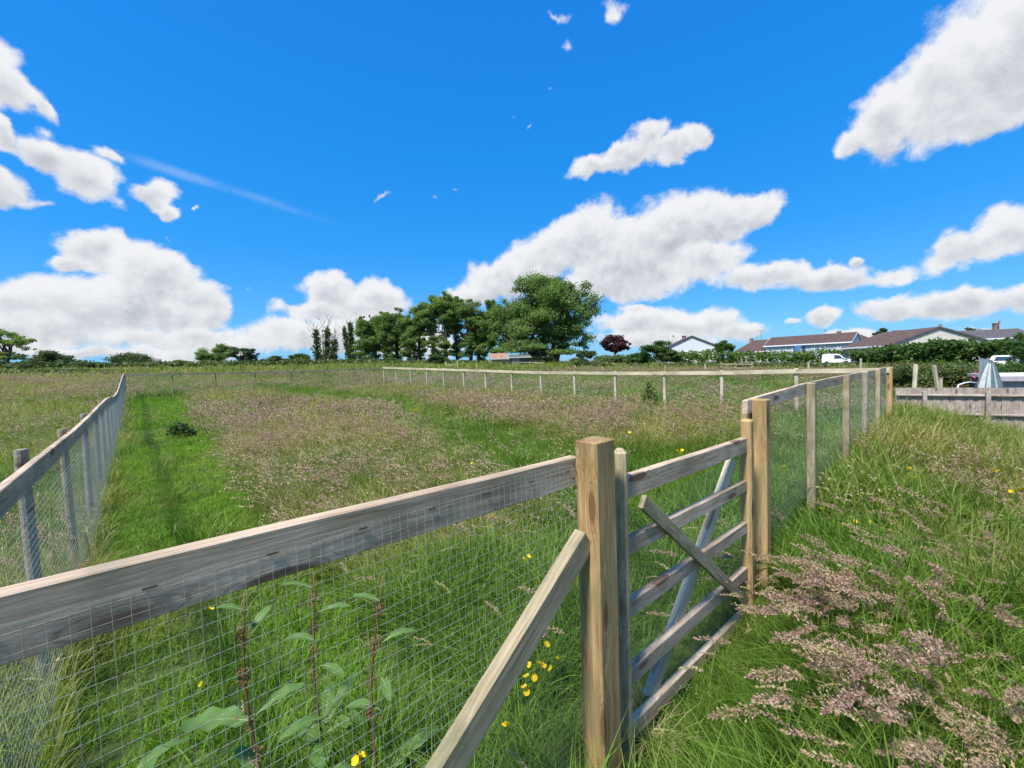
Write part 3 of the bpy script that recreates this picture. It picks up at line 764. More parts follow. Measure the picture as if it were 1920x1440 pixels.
def garden_shed():
    a = at(1876, 710, 13.4); b = at(2090, 712, 12.2); d = b - a; d.z = 0; L = d.length; d.normalize(); n = Vector((-d.y, d.x, 0)); n = n if n.y > 0 else -n
    g = min(gz(a.x, a.y), gz(b.x, b.y)) - .1; zt = a.z - .02
    R = root('garden_shed', Vector((a.x, a.y, g)), 'low flat roofed grey shed at the right edge behind the board fence', 'shed')
    M = Matrix((d, n, Vector((0, 0, 1)))).transposed().to_4x4()
    k = int(L / .5)
    for i in range(k):
        c = a + d * (i * .5 + .25); beam('panel', Vector((c.x, c.y, g)), Vector((c.x, c.y, zt)), .03, .49, MATS['shed_wall'], R, up=d, bev=.004)
    c = a + n * 1.0; e = MB(); e.box((0, 0, 0), (.03, 1.94, zt - g)); put('side_wall', e.me('side_wall'), MATS['shed_wall'], R, Matrix.Translation((c.x, c.y, (g + zt) / 2)) @ M)
    c = a + d * L / 2 + n * 1.0; e = MB(); e.box((0, 0, 0), (L + .2, 2.2, .10)); put('roof', e.me('roof'), MATS['shed_roof'], R, Matrix.Translation((c.x, c.y, zt + .06)) @ M @ Matrix.Rotation(.02, 4, 'X'))
    c = a + d * L / 2 - n * .13; e = MB(); e.box((0, 0, 0), (L + .2, .03, .16)); put('fascia', e.me('fascia'), MATS['shed_wall'], R, Matrix.Translation((c.x, c.y, zt + .02)) @ M)
garden_shed()

def hoop_pipe():
    b = MB(); p = [at(1788, 729, 13.0), at(1797, 722, 13.05), at(1808, 718, 13.1), at(1818, 716.5, 13.2), at(1832, 718, 13.5), at(1840, 728, 13.6)]
    p[0].z -= .5; p[-1].z -= .6
    b.tube(p, .022, 8); o = put('bent_pipe', b.me('bent_pipe'), MATS['upvc_white']); tag(o, 'thin white bent pipe arching just above the board fence', 'pipe')
hoop_pipe()

# ------------------------------------------------------------------ houses
def house(label, base, rot, L, Wd, hw, hr, wall, roof, windows=(), chimneys=(), over=.35, cat='bungalow', hip0=0.0, hip1=0.0, gov=.10):
    """ridge along local X (length L), gables at the ends; front is local -Y. windows: (side, u, z, w, h, glass)"""
    R = root('bungalow', base, label, cat, 'bungalows beyond the hedge'); T = Matrix.Translation(base) @ Matrix.Rotation(rot, 4, 'Z')
    b = MB(); x, y = L / 2, Wd / 2
    b.add([(-x, -y, -.6), (x, -y, -.6), (x, y, -.6), (-x, y, -.6), (-x, -y, hw), (x, -y, hw), (x, y, hw), (-x, y, hw), (-x + hip0, 0, hw + hr), (x - hip1, 0, hw + hr)],
          [(0, 1, 5, 4), (2, 3, 7, 6), (1, 2, 6, 9, 5), (3, 0, 4, 8, 7), (0, 3, 2, 1)])
    put('wall', b.me('wall'), MATS[wall], R, T)
    sl = math.atan2(hr, y); th = .14
    for sgn in (-1, 1):
        b = MB(); xo = over; dy = over * math.cos(sl); dz = over * math.sin(sl); e = y + dy; ze = hw - dz
        xg0, xg1 = (x + xo if hip0 else x + gov), (x + xo if hip1 else x + gov); x0r, x1r = (-x + hip0 if hip0 else -xg0), (x - hip1 if hip1 else xg1)
        lo = [(-xg0, sgn * e, ze), (xg1, sgn * e, ze), (x1r, 0, hw + hr), (x0r, 0, hw + hr)]
        up = [(p[0], p[1], p[2] + th) for p in lo]
        f = [(0, 1, 2, 3), (4, 5, 6, 7), (0, 1, 5, 4), (1, 2, 6, 5), (2, 3, 7, 6), (3, 0, 4, 7)]
        o = put('roof', b.add([(p[0], p[1], p[2] + .004) for p in lo + up], f).me('roof'), MATS[roof], R, T)
        b = MB(); b.box(((xg1 - xg0) / 2, sgn * (e + .02), ze + .03), (xg0 + xg1, .03, .20)); put('fascia', b.me('fascia'), MATS['upvc_white'], R, T)
    for end, hip in ((-1, hip0), (1, hip1)):
        if hip:
            dy = over * math.cos(sl); e = y + dy; ze = hw - over * math.sin(sl) + .01; X = end * (x + over)
            b = MB(); b.add([(X, -e, ze), (X, e, ze), (end * (x - hip), 0, hw + hr + .01), (X, -e, ze + th), (X, e, ze + th), (end * (x - hip), 0, hw + hr + th)], [(0, 1, 2), (3, 4, 5), (0, 1, 4, 3), (1, 2, 5, 4), (2, 0, 3, 5)])
            put('roof', b.me('roof'), MATS[roof], R, T)
        else:
            for sgn in (-1, 1):
                b = MB(); p0 = Vector((end * (x + gov + .015), sgn * (y + .3), hw - .3 * hr / y)); p1 = Vector((end * (x + gov + .015), 0, hw + hr + .02))
                v = Vector((0, 0, .16)); b.add([p0 + Vector((0, 0, -.04)), p1 + Vector((0, 0, -.04)), p1 + v * .8, p0 + v * .8, p0 + Vector((end * .03, 0, -.04)), p1 + Vector((end * .03, 0, -.04)), p1 + v * .8 + Vector((end * .03, 0, 0)), p0 + v * .8 + Vector((end * .03, 0, 0))], [(0, 1, 2, 3), (4, 5, 6, 7), (0, 1, 5, 4), (2, 3, 7, 6), (0, 3, 7, 4), (1, 2, 6, 5)])
                put('bargeboard', b.me('bargeboard'), MATS['roof_slate' if wall != 'render_blue' else 'upvc_white'], R, T)
    for (side, u, z, w, h, gl) in windows:
        c = {'front': (u, -y - .02, z), 'right': (x + .02, u, z), 'left': (-x - .02, u, z)}[side]
        fr, pn = MB(), MB(); t_ = .07
        def bx(mb, du, dz, sw, sh, dep):
            if side == 'front': mb.box((c[0] + du, c[1] - dep / 2, c[2] + dz), (sw, dep, sh))
            else: mb.box((c[0] + (dep / 2 if side == 'right' else -dep / 2), c[1] + du, c[2] + dz), (dep, sw, sh))
        bx(fr, 0, h / 2, w, t_, .08); bx(fr, 0, -h / 2, w, t_, .08)
        for du in (-w / 2, 0, w / 2): bx(fr, du, 0, t_, h - t_, .075)
        bx(pn, 0, 0, w, h, .03)
        f = put('window', fr.me('window'), MATS['upvc_white'], R, T); put('pane', pn.me('pane'), MATS[gl], f, T)
    for (u, v, hh) in chimneys:
        zr = hw + hr * (1 - abs(v) / y); b = MB(); b.box((u, v, zr + hh / 2 - .3), (.55, .45, hh + .6)); b.box((u, v, zr + hh + .04), (.68, .58, .10))
        c = put('chimney', b.me('chimney'), MATS['chimney_brick'], R, T)
        b = MB(); b.tube([(u, v, zr + hh + .09), (u, v, zr + hh + .42)], [.13, .10], 10); put('chimney_pot', b.me('pot'), MATS['chimney_brick'], c, T)
    return R
def face_px(xa, xb, d, z):
    pa, pb = at(xa, 650, d), at(xb, 650, d); return pa, pb, (pb - pa).length
# gable-fronted one on the left of the group
d = 56.0; ap = at(1297, 631, d); el = at(1253, 651, d); er = at(1337, 650, d)
Wd = (er - el).length; hr = ap.z - (el.z + er.z) / 2; hw = 2.5; base = Vector((ap.x, ap.y + 5.5, (el.z + er.z) / 2 - hw))
house('small gabled bungalow with pale lilac end wall, leftmost house beyond hedge', Vector((ap.x, ap.y, base.z)) - Vector((math.cos(math.radians(-105)), math.sin(math.radians(-105)), 0)) * 4, math.radians(-105), 8, Wd * 1.02, hw, hr, 'render_white', 'roof_slate', [('right', -1.2, 1.3, 1.5, 1.1, 'window_glass'), ('right', 1.5, 1.3, 1.3, 1.1, 'window_glass')], [(2.0, -.7, .5)])
# long low one with blue and white front
pL, pR = at(1432, 651, 76), at(1596, 640, 66); pL.z = pR.z = (pL.z + pR.z) / 2
dv = pR - pL; L = dv.length; rot = math.atan2(dv.y, dv.x); nrm = Vector((-dv.y, dv.x, 0)).normalized(); Wd = 7.5
c = (pL + pR) / 2 + nrm * (Wd / 2 + .3); base = Vector((c.x, c.y, pL.z + .1 - 2.5))
wins = [('front', -L / 2 + 1.5, 1.5, 2.0, 1.2, 'reflected_sky_blue'), ('front', -L / 2 + 4.6, 1.5, 2.2, 1.2, 'reflected_sky_blue'), ('front', -1.0, 1.5, 1.8, 1.5, 'window_glass'), ('front', 2.2, 1.5, 1.6, 1.3, 'reflected_sky_blue'), ('front', L / 2 - 3.6, 1.45, 3.6, 1.7, 'reflected_sky_blue'), ('front', L / 2 - .9, 1.5, 1.1, 1.3, 'window_glass')]
house('long low bungalow with dark red tiled roof and blue and white front', base, rot, L, Wd, 2.5, 1.55, 'render_blue', 'roof_tile', wins, [(L / 2 - 2.5, .3, .5)])
pL, pR = at(1380, 660, 80), at(1440, 655, 75); pL.z = pR.z = (pL.z + pR.z) / 2; dv = pR - pL
c = (pL + pR) / 2 + nrm * 4.2; base = Vector((c.x, c.y, pL.z - 2.4))
house('lower hipped red roofed wing at the left end of the long bungalow', base, rot, dv.length + .5, 7.0, 2.3, 2.1, 'render_cream', 'roof_tile', [('front', 0, 1.3, 1.6, 1.1, 'window_glass')], [(-1.5, 0, .45)], hip0=2.2, cat='house wing')
# the big cream gable
d = 42.0; ap = at(1761, 613, d)
Wd = 8.6; rot3 = math.atan2(-.98, -.2); hr = 1.6; hw = 2.55
gx = Vector((math.cos(rot3), math.sin(rot3), 0)); L3 = 8.2
base = Vector((ap.x, ap.y, ap.z - hr - hw - .10)) - gx * (L3 / 2)
house('broad bungalow with brown tiled roof and wide cream gable end', base, rot3, L3, Wd, hw, hr, 'render_cream', 'roof_tile_brown', [('front', -2, 1.4, 1.8, 1.2, 'window_glass'), ('front', 2.2, 1.4, 1.8, 1.2, 'window_glass'), ('right', -2, 1.4, 1.6, 1.2, 'window_glass'), ('right', 2, 1.4, 1.6, 1.2, 'window_glass')], [(-2.5, .4, .3)])
# white one partly hidden further right
d = 60.0; q = at(1868, 634, d); base = Vector((q.x, q.y + 3, q.z - 2.7))
house('white walled house with dark roof and pinkish chimney, rightmost beyond hedge', base, math.radians(-12), 11, 6.5, 2.7, 1.3, 'render_white', 'roof_slate', [('front', -2, 1.5, 1.6, 1.2, 'window_glass'), ('front', 2, 1.5, 1.6, 1.2, 'window_glass')], [(3.0, .2, 1.1)])
# red roofed one between the long bungalow and the gable
q = at(1608, 640, 84.0); base = Vector((q.x, q.y + 3, q.z - 2.4))
house('small white gabled house with red roof glimpsed between the two larger bungalows', base, math.radians(20), 8, 6, 2.6, 1.5, 'render_white', 'roof_tile', [('left', 0, 1.5, 1.4, 1.1, 'window_glass')], [])
def aerial():
    b0 = at(1427, 640, 76); t = at(1427, 620, 76); R = root('aerial_mast', Vector((b0.x, b0.y, b0.z - 1.5)), 'thin mast with small aerial rising behind the long red roof', 'aerial')
    b = MB(); b.tube([b0 - Vector((0, 0, 3)), t], .045, 6); put('mast', b.me('mast'), MATS['grey_post'], R)
    b = MB(); b.tube([t + Vector((-.5, 0, -.1)), t + Vector((.6, 0, -.05))], .035, 5)
    for k in np.linspace(-.45, .55, 6): b.tube([t + Vector((k, -.25, -.08)), t + Vector((k, .25, -.08))], .02, 4)
    put('aerial', b.me('aerial'), MATS['grey_post'], R)
aerial()

# ------------------------------------------------------------------ vehicles seen far off
def car(name, label, cat, loc, rot, prof, cab, width, paint, glass_side, wheels, k=1.0):
    """side profile (x, z) extruded across the width with the roof drawn in; windows, wheels, lamps and bumpers as parts"""
    R = root(name, loc, label, cat); T = Matrix.Translation(loc) @ Matrix.Rotation(rot, 4, 'Z') @ Matrix.Scale(k, 4)
    zb = max(z for _, z in prof); h = width / 2
    def inset(z): return h - max(0, z - cab) * .16
    b = MB(); n = len(prof); vs = [(x, -inset(z), z) for x, z in prof] + [(x, inset(z), z) for x, z in prof]
    fs = [tuple(range(n))[::-1], tuple(range(n, 2 * n))] + [(i, (i + 1) % n, n + (i + 1) % n, n + i) for i in range(n)]
    m = b.add(vs, fs).me('body'); put('body', m, MATS[paint], R, T)
    for poly in glass_side:
        for s in (-1, 1):
            b = MB(); b.add([(x, s * (inset(z) + .012), z) for x, z in poly], [tuple(range(len(poly)))]); put('side_window', b.me('side_window'), MATS['window_glass'], R, T)
    for (x, r) in wheels:
        for s in (-1, 1):
            b = MB(); b.tube([(x, s * (h - .20), r), (x, s * (h + .02), r)], r, 16); w = put('wheel', b.me('tyre'), MATS['rubber'], R, T)
            b = MB(); b.tube([(x, s * (h + .01), r), (x, s * (h + .035), r)], r * .6, 12); put('rim', b.me('rim'), MATS['galvanised_wire'], w, T)
    return R, T, h, inset
q = at(1562, 680, 48.0); g = gz(q.x, q.y); tz = at(1556, 663.5, 48.0).z
prof = [(-1.9, .35), (1.95, .35), (2.0, .62), (1.9, .85), (1.25, 1.02), (.45, 1.72), (.1, 1.84), (-1.65, 1.86), (-1.86, 1.72), (-1.95, .9)]
R, T, h, ins = car('parked_van', 'small white van nose right, half hidden by the pale field fence', 'van', Vector((q.x + .35, q.y, tz - 1.86 * .70)), math.radians(-38), prof, 1.0, 1.7, 'car_white', [[(-.25, 1.02), (.98, 1.02), (.42, 1.58), (-.25, 1.62)]], [(-1.25, .31), (1.3, .31)], .70)
b = MB(); b.add([(1.22, -.66, 1.065), (1.22, .66, 1.065), (.50, .60, 1.695), (.50, -.60, 1.695)], [(0, 1, 2, 3)]); put('windscreen', b.me('windscreen'), MATS['window_glass'], R, T @ Matrix.Translation((.012, 0, .012)))
for s in (-1, 1):
    b = MB(); b.box((1.93, s * .6, .75), (.1, .3, .15)); put('headlight', b.me('headlight'), MATS['upvc_white'], R, T)
    b = MB(); b.box((1.0, s * .98, 1.12), (.12, .2, .16)); put('wing_mirror', b.me('mirror'), MATS['dark_trim'], R, T)
q = at(1890, 690, 26.0); tz = at(1888, 666, 26.0).z
prof = [(-.95, .3), (2.2, .3), (2.3, .8), (2.1, 1.0), (1.0, 1.12), (.45, 1.40), (-.2, 1.5), (-.75, 1.42), (-1.25, 1.05), (-1.32, .6)]
R, T, h, ins = car('parked_car', 'white rounded car half hidden by the shrubs at the right edge', 'car', Vector((q.x, q.y, tz - 1.5 * .85)), math.radians(32), prof, 1.0, 1.6, 'car_white', [[(-.05, 1.05), (.85, 1.05), (.40, 1.32), (-.05, 1.38)], [(-.9, 1.05), (-.12, 1.05), (-.12, 1.38), (-.62, 1.34)]], [(-.6, .29), (1.5, .29)], .85)
b = MB(); b.add([(-1.20, -.55, 1.10), (-1.20, .55, 1.10), (-.80, .50, 1.395), (-.80, -.50, 1.395)], [(0, 1, 2, 3)]); put('rear_window', b.me('rear_window'), MATS['window_glass'], R, T @ Matrix.Translation((-.012, 0, .014)))
for s in (-1, 1):
    b = MB(); b.box((-1.30, s * .55, .85), (.08, .25, .16)); put('tail_light', b.me('tail_light'), MATS['chimney_brick'], R, T)
q = at(684, 690, 54); tz = at(684, 684.5, 54).z
prof = [(-2.0, .3), (2.0, .3), (2.05, .7), (1.2, .92), (.5, 1.36), (-.9, 1.4), (-1.6, 1.0), (-2.05, .9)]
car('parked_car', 'blue car glimpsed low at the left foot of the tree row', 'car', Vector((q.x, q.y, tz - 1.36)), math.radians(8), prof, .95, 1.6, 'car_blue', [[(-.95, 1.0), (.75, .98), (.42, 1.30), (-.8, 1.33)]], [(-1.25, .3), (1.3, .3)])

# low shed under the big tree
def field_shed():
    d = 50.0
    def shed(xa, xb, yt, ye, yb, roofm, wallm, label, dep, rot):
        A, B = at(xa, yb, d), at(xb, yb, d); L = (B - A).length; c = (A + B) / 2; g = gz(c.x, c.y) - .1
        hw = at((xa + xb) / 2, ye, d).z - g; hr = at((xa + xb) / 2, yt, d).z - g - hw
        R = root('field_shed', Vector((c.x, c.y, g)), label, 'shed'); T = Matrix.Translation((c.x, c.y, g)) @ Matrix.Rotation(rot, 4, 'Z')
        b = MB(); b.box((0, dep / 2, hw / 2), (L * .96, dep, hw)); put('wall', b.me('wall'), MATS[wallm], R, T)
        k = max(4, int(L / .8)); 
        for i in range(k):                       # corrugated sheets laid side by side
            x0 = -L / 2 + L * i / k; b = MB(); vs, fs = [], []
            for j in range(7):
                x = x0 + L / k * j / 6 * 1.02; z = .025 * math.cos(j * math.pi)
                vs += [(x, -.3, hw - .02 + z), (x, dep, hw + hr + z)]
            for j in range(6): fs.append((2 * j, 2 * j + 2, 2 * j + 3, 2 * j + 1))
            put('roof_sheet', b.add(vs, fs).me('roof_sheet'), MATS[roofm], R, T)
        b = MB(); b.box((-L * .2, -.02, hw * .5), (.9, .05, hw * .92)); put('door', b.me('door'), MATS['board_wood'], R, T)
        b = MB(); b.box((0, -.32, hw - .06), (L + .1, .04, .14)); put('fascia', b.me('fascia'), MATS['shed_roof'], R, T)
        return R
    shed(920, 954, 661, 672, 683, 'rusty_sheet', 'board_wood', 'low shed with rust pink corrugated roof beneath the big tree', 2.6, .12)
    shed(955, 996, 664, 669, 683, 'dark_sheet', 'dark_sheet', 'dark lean to with flat grey roof beside the rust pink shed', 2.6, .05)
field_shed()

def far_rails():
    """short lengths of old rail fence out in the field"""
    def run(lab, pts, d0, d1, z_off, rails, mat, hpost, nm='rail_fence'):
        xs = [p[0] for p in pts]; P = []
        for i, (x, y) in enumerate(pts):
            dd = d0 + (d1 - d0) * (i / max(1, len(pts) - 1)); P.append(at(x, y, dd))
        R = root(nm, Vector((P[0].x, P[0].y, gz(P[0].x, P[0].y))), lab, 'fence')
        dv = (P[-1] - P[0]); dv.z = 0; dv.normalize(); n = Vector((dv.y, -dv.x, 0))
        for p in P:
            g = min(gz(p.x, p.y), p.z - .5); post('post', Vector((p.x, p.y, g)), p.z - g + hpost, .11, MATS[mat], R, n, bev=0)
        for a, b in zip(P[:-1], P[1:]):
            for k in rails: beam('rail', a + n * .075 - Vector((0, 0, k)), b + n * .075 - Vector((0, 0, k)), .04, .10, MATS[mat], R, bev=0)
    run('short pale gate like rail length left of the rust pink shed', [(836, 684), (858, 682.5)], 40, 40, 0, (.05, .45), 'pale_rail', .25)
    run('old grey rail fence running right from the dark lean to', [(962, 679), (994, 679), (1020, 680)], 44, 43, 0, (.03, .4), 'brace_timber', .1)
    run('old two rail fence in the field before the lime hedge', [(1352, 681.5), (1378, 681.5), (1410, 682)], 32, 31, 0, (.05, .35), 'brace_timber', .1)
    # row of separate stakes and wire across the field
    for i, (x, y, d) in enumerate([(905, 684, 40), (998, 686, 38), (1078, 685, 36), (1130, 688, 34), (1183, 687, 33), (1247, 685, 32), (1322, 683, 30), (1516, 678, 27), (1614, 672, 24)]):
        t = at(x, y, d); g = min(gz(t.x, t.y), t.z - .6); R = root('field_stake', Vector((t.x, t.y, g)), 'thin pale wire fence stake, ' + ordinal(i, 9) + ' of the row in the rough field', 'stake', 'wire fence stakes across the rough field')
        beam('shaft', Vector((t.x, t.y, g - .3)), t, .075, .075, MATS['pale_rail'], R, up=Vector((0, 1, 0)), bev=0)
        b = MB(); b.box((t.x, t.y - .041, t.z - .12), (.02, .008, .05)); put('staple', b.me('staple'), MATS['nail_steel'], R)
far_rails()

# ------------------------------------------------------------------ trees and shrubs
def leaf_cloud(clumps, n, size, flat=.35, shell=.55, droop=.0, seed=0, asp=.62):
    """n leaf sprays spread through ellipsoidal clumps -> quads"""
    r = np.random.default_rng(seed)
    C = np.array([c for c, _ in clumps], float); Rr = np.array([q for _, q in clumps], float)
    w = (Rr.prod(1)) ** .66; w /= w.sum()
    k = r.choice(len(C), n, p=w)
    d = r.normal(size=(n, 3)); d /= np.linalg.norm(d, axis=1)[:, None]
    rad = np.where(r.random(n) < .7, shell + (1 - shell) * r.random(n), r.random(n) ** .5) * (1 + .24 * r.normal(size=n).clip(-1.5, 2.0))
    P = C[k] + d * rad[:, None] * Rr[k]
    nrm = d * .6 + r.normal(size=(n, 3)) * .8 + np.array([0, 0, flat]); nrm /= np.linalg.norm(nrm, axis=1)[:, None]
    t = np.cross(nrm, r.normal(size=(n, 3))); t /= np.linalg.norm(t, axis=1)[:, None]; b = np.cross(nrm, t)
    s = size * (.55 + .9 * r.random(n))[:, None]
    bend = nrm * s * .18
    return np.stack([P - t * s - bend, P - b * s * asp, P + t * s - bend, P + b * s * asp], 1)
def limb_path(a, b, n=5, wob=.08, r=random):
    L = (b - a).length; out = []
    for i in range(n):
        t = i / (n - 1); p = a.lerp(b, t); p.z += L * .08 * math.sin(math.pi * t)
        if 0 < i < n - 1: p = p + Vector((r.uniform(-1, 1), r.uniform(-1, 1), r.uniform(-.5, .5))) * L * wob
        out.append(p)
    return out
def tree(name, label, base, H, crown, mat, leaves, size, trunk_r=.3, fork=.35, seed=1, limbs=9, bark='bark', clump=(.20, .34), nclump=34, cat='tree', group=None, shell=.55, flat=.35, stems=1, spread=0.0):
    """crown: list of (dx, dz, rx, rz[, dy, ry]) ellipsoids in metres over the foot"""
    r = random.Random(seed); base = Vector(base); R = root(name, base, label, cat, group)
    cl = []
    vol = [c[2] * c[3] for c in crown]
    for c in crown:
        dx, dz, rx, rz = c[:4]; dy = c[4] if len(c) > 4 else 0; ry = c[5] if len(c) > 5 else rx * .85
        k = max(3, int(nclump * c[2] * c[3] / sum(vol)))
        for i in range(k):
            while True:
                v = Vector((r.uniform(-1, 1), r.uniform(-1, 1), r.uniform(-1, 1)))
                if .12 < v.length < 1: break
            v = v * (.72 + .28 * r.random()) * .92
            q = r.uniform(*clump); cl.append((Vector((dx + v.x * rx, dy + v.y * ry, dz + v.z * rz)), Vector((rx * q * 1.15, ry * q * 1.15, max(rz * q * .8, .2)))))
    V = leaf_cloud([(base + c, q) for c, q in cl], int(leaves * (4.6 if leaves > 1200 else 2.5)), size * (.43 if leaves > 1200 else .6), seed=seed, shell=shell, flat=flat)
    b = MB()
    for s in range(stems):
        ox = (s - (stems - 1) / 2) * spread; foot = base + Vector((ox * .35, r.uniform(-.1, .1) * spread, -.4)); top = base + Vector((ox + r.uniform(-.1, .1), 0, H * fork))
        p = limb_path(foot, top, 5, .03, r); b.tube(p, [trunk_r * (1.5 - .25 * i) * .8 for i in range(5)], 8)
        tg = [c for c, _ in cl]; r.shuffle(tg)
        for c in tg[:max(2, limbs // stems)]:
            k = r.uniform(.45, 1); st = p[2].lerp(p[4], k); q = limb_path(st, base + c, 5, .07, r); b.tube(q, [trunk_r * f * .55 for f in (1, .75, .52, .34, .12)], 6)
    put('trunk', b.me('trunk'), MATS[bark], R)
    put('crown', quads_mesh('crown', V), MATS[mat], R)
    return R
def foot(px, d, dx=0):
    return on_ground(px, d)
def mpp(d): return d / FPX                                        # metres per photo pixel at depth d
def tree_px(name, label, x, ytop, d, crown_px, mat, leaves, size, **kw):
    """crown_px: ellipses (cx, cy, rx, ry) in photo pixels, placed at distance d as a tree of that real size"""
    base = foot(x, d); out = []
    for c in crown_px:
        p = at(c[0], c[1], d); out.append((p.x - base.x, p.z - base.z, c[2] * mpp(d), c[3] * mpp(d)) + tuple(c[4:]))
    H = at(x, ytop, d).z - base.z
    return tree(name, label, base, H, out, mat, leaves, size, **kw)

def all_trees():
    # big spreading tree, middle of the skyline
    tree_px('oak_tree', 'great spreading broadleaf tree with several trunks, tallest in the row', 1022, 502, 57,
            [(1020, 560, 62, 56), (1068, 585, 56, 58), (972, 590, 52, 52), (1085, 620, 40, 36), (1000, 625, 66, 34), (945, 610, 38, 44), (1032, 534, 48, 32), (1096, 640, 22, 24), (940, 645, 34, 22), (1045, 640, 40, 22), (985, 640, 60, 26), (1072, 642, 40, 26), (930, 620, 34, 36), (1022, 656, 88, 20), (955, 656, 45, 20), (1088, 654, 36, 20), (1015, 590, 70, 50), (985, 545, 36, 28), (1075, 548, 36, 30), (1100, 585, 26, 34), (945, 575, 24, 26)],
            'oak_leaf', 17000, .30, trunk_r=.42, fork=.42, seed=5, limbs=46, nclump=200, clump=(.20, .36), stems=5, spread=1.9, shell=.5)
    tree_px('ash_tree', 'loose light crowned tree leaning on the left flank of the great tree', 925, 565, 60,
            [(925, 588, 24, 32), (912, 625, 22, 30), (935, 640, 26, 30), (905, 655, 20, 22)], 'ivy_leaf', 4200, .27, trunk_r=.2, fork=.55, seed=8, limbs=12, nclump=50, group='tall trees of the row')
    # row of slim ivy clad trees
    row = [(684, 592, 18, 60), (704, 586, 17, 61), (724, 578, 18, 60), (748, 574, 19, 62), (768, 588, 16, 60), (790, 564, 18, 61), (812, 552, 19, 60), (836, 544, 17, 59), (858, 554, 15, 62), (882, 558, 19, 60), (900, 580, 16, 61)]
    looks = ['shortest full crowned ivy tree at the left end of the tree row', 'slim ivy tree second from the left end of the row', 'round headed ivy tree third in the row', 'tall ivy tree fourth in the row, crown tipping right', 'thin dark ivy tree just left of the high central pair', 'airy topped ivy tree opening the high central group', 'broad ivy tree left of the highest slim tree in the row', 'highest slim ivy tree with bare twig tips in the row', 'dark narrow ivy tree right of the highest slim tree', 'bushy headed ivy tree standing apart before the great tree', 'thin ivy tree squeezed between bushy headed tree and great tree']
    for i, ((x, yt, hw, d), lab) in enumerate(zip(row, looks)):
        yb = 682; r = random.Random(40 + i); cr = []
        y = yb - 16
        while y > yt + 40:
            cr.append((x + r.uniform(-6, 6), y, hw * r.uniform(.8, 1.35), 13, r.uniform(-.3, .3), hw * mpp(d) * .6)); y -= 12
        cr += [(x + r.uniform(-3, 3), yt + 28, hw * r.uniform(1.1, 1.5), 24), (x + r.uniform(-9, 9), yt + 50, hw * 1.3, 22), (x + r.uniform(-4, 4), yt + 11, hw * .62, 11)]
        tree_px('ivy_clad_tree', lab, x, yt, d, cr, 'ivy_leaf' if i % 3 else 'oak_leaf', 4800, .22, trunk_r=.26, fork=.86, seed=60 + i, limbs=16, nclump=100, clump=(.22, .40), group='tall trees of the row', shell=.45)
        # ivy sleeve on the trunk is part of that crown; bare twig tips stand out above it
    def snag(x, stems, d, label, twigs, sd):
        r = random.Random(sd); base = foot(x, d); R = root('ivy_clad_snag', base, label, 'dead tree'); b = MB(); iv = []; tw = MB()
        for (xb, xt, yt, w) in stems:
            p0 = foot(xb, d) - Vector((0, 0, .3)); p1 = at(xt, yt, d); path = limb_path(p0, p1, 6, .02, r); b.tube(path, [.22, .2, .18, .15, .12, .06], 7)
            for k in np.linspace(.08, .9, 9):
                q = p0.lerp(p1, k); iv.append((q, Vector((w * mpp(d) * (1.1 - k * .55), w * mpp(d) * .9, .75))))
            for _ in range(twigs):
                k = r.uniform(.45, 1); q = p0.lerp(p1, k); e = q + Vector((r.uniform(-1.7, 1.7), r.uniform(-1, 1), r.uniform(.8, 2.4))); pp = limb_path(q, e, 4, .08, r); tw.tube(pp, [.05, .035, .025, .012], 4)
                for _ in range(2):
                    e2 = e + Vector((r.uniform(-.8, .8), r.uniform(-.5, .5), r.uniform(.2, 1.0))); tw.tube([pp[2], e2], [.022, .01], 3)
        put('trunk', b.me('trunk'), MATS['bark'], R); put('twigs', tw.me('twigs'), MATS['bark_grey'], R)
        put('ivy', quads_mesh('ivy', leaf_cloud(iv, 900 * len(stems), .17, seed=sd, shell=.4)), MATS['dark_leaf'], R)
    snag(605, [(597, 592, 617, 10), (610, 614, 612, 11), (622, 628, 636, 11)], 61, 'three dead ivy wrapped stems with bare twigs, left of the tree row', 9, 3)
    snag(656, [(660, 657, 601, 10), (659, 644, 612, 7)], 61, 'forked dead ivy wrapped trunk just left of the tree row', 4, 4)
    # left skyline
    tree_px('ash_tree', 'open crowned tree at the left edge showing sky through its branches', 18, 598, 64, [(0, 630, 32, 26), (40, 645, 28, 22), (15, 665, 34, 16), (62, 660, 14, 12), (-40, 640, 40, 34)], 'oak_leaf', 3400, .24, trunk_r=.28, fork=.4, seed=21, limbs=22, nclump=80, clump=(.16, .30))
    tree_px('thorn_tree', 'dark dense rounded thorn tree beside the left edge tree', 98, 655, 60, [(95, 672, 34, 16), (120, 674, 20, 11), (65, 680, 24, 12), (92, 685, 44, 8)], 'dark_leaf', 2600, .22, trunk_r=.2, fork=.4, seed=22, limbs=8, nclump=64)
    tree_px('thorn_tree', 'dome shaped dark thorn tree behind the end of the left fence', 247, 657, 62, [(247, 674, 38, 17), (228, 680, 22, 12), (270, 680, 20, 12), (247, 685, 42, 7)], 'dark_leaf', 3000, .22, trunk_r=.2, fork=.4, seed=23, limbs=8, nclump=70, clump=(.26, .42))
    tree_px('hawthorn_tree', 'leafy rounded hawthorn tree, left half of the pair beyond the far fence', 398, 645, 61, [(395, 665, 26, 20), (415, 662, 22, 19), (380, 674, 18, 14), (400, 680, 34, 9)], 'oak_leaf', 2600, .22, trunk_r=.2, fork=.4, seed=24, limbs=8, nclump=60)
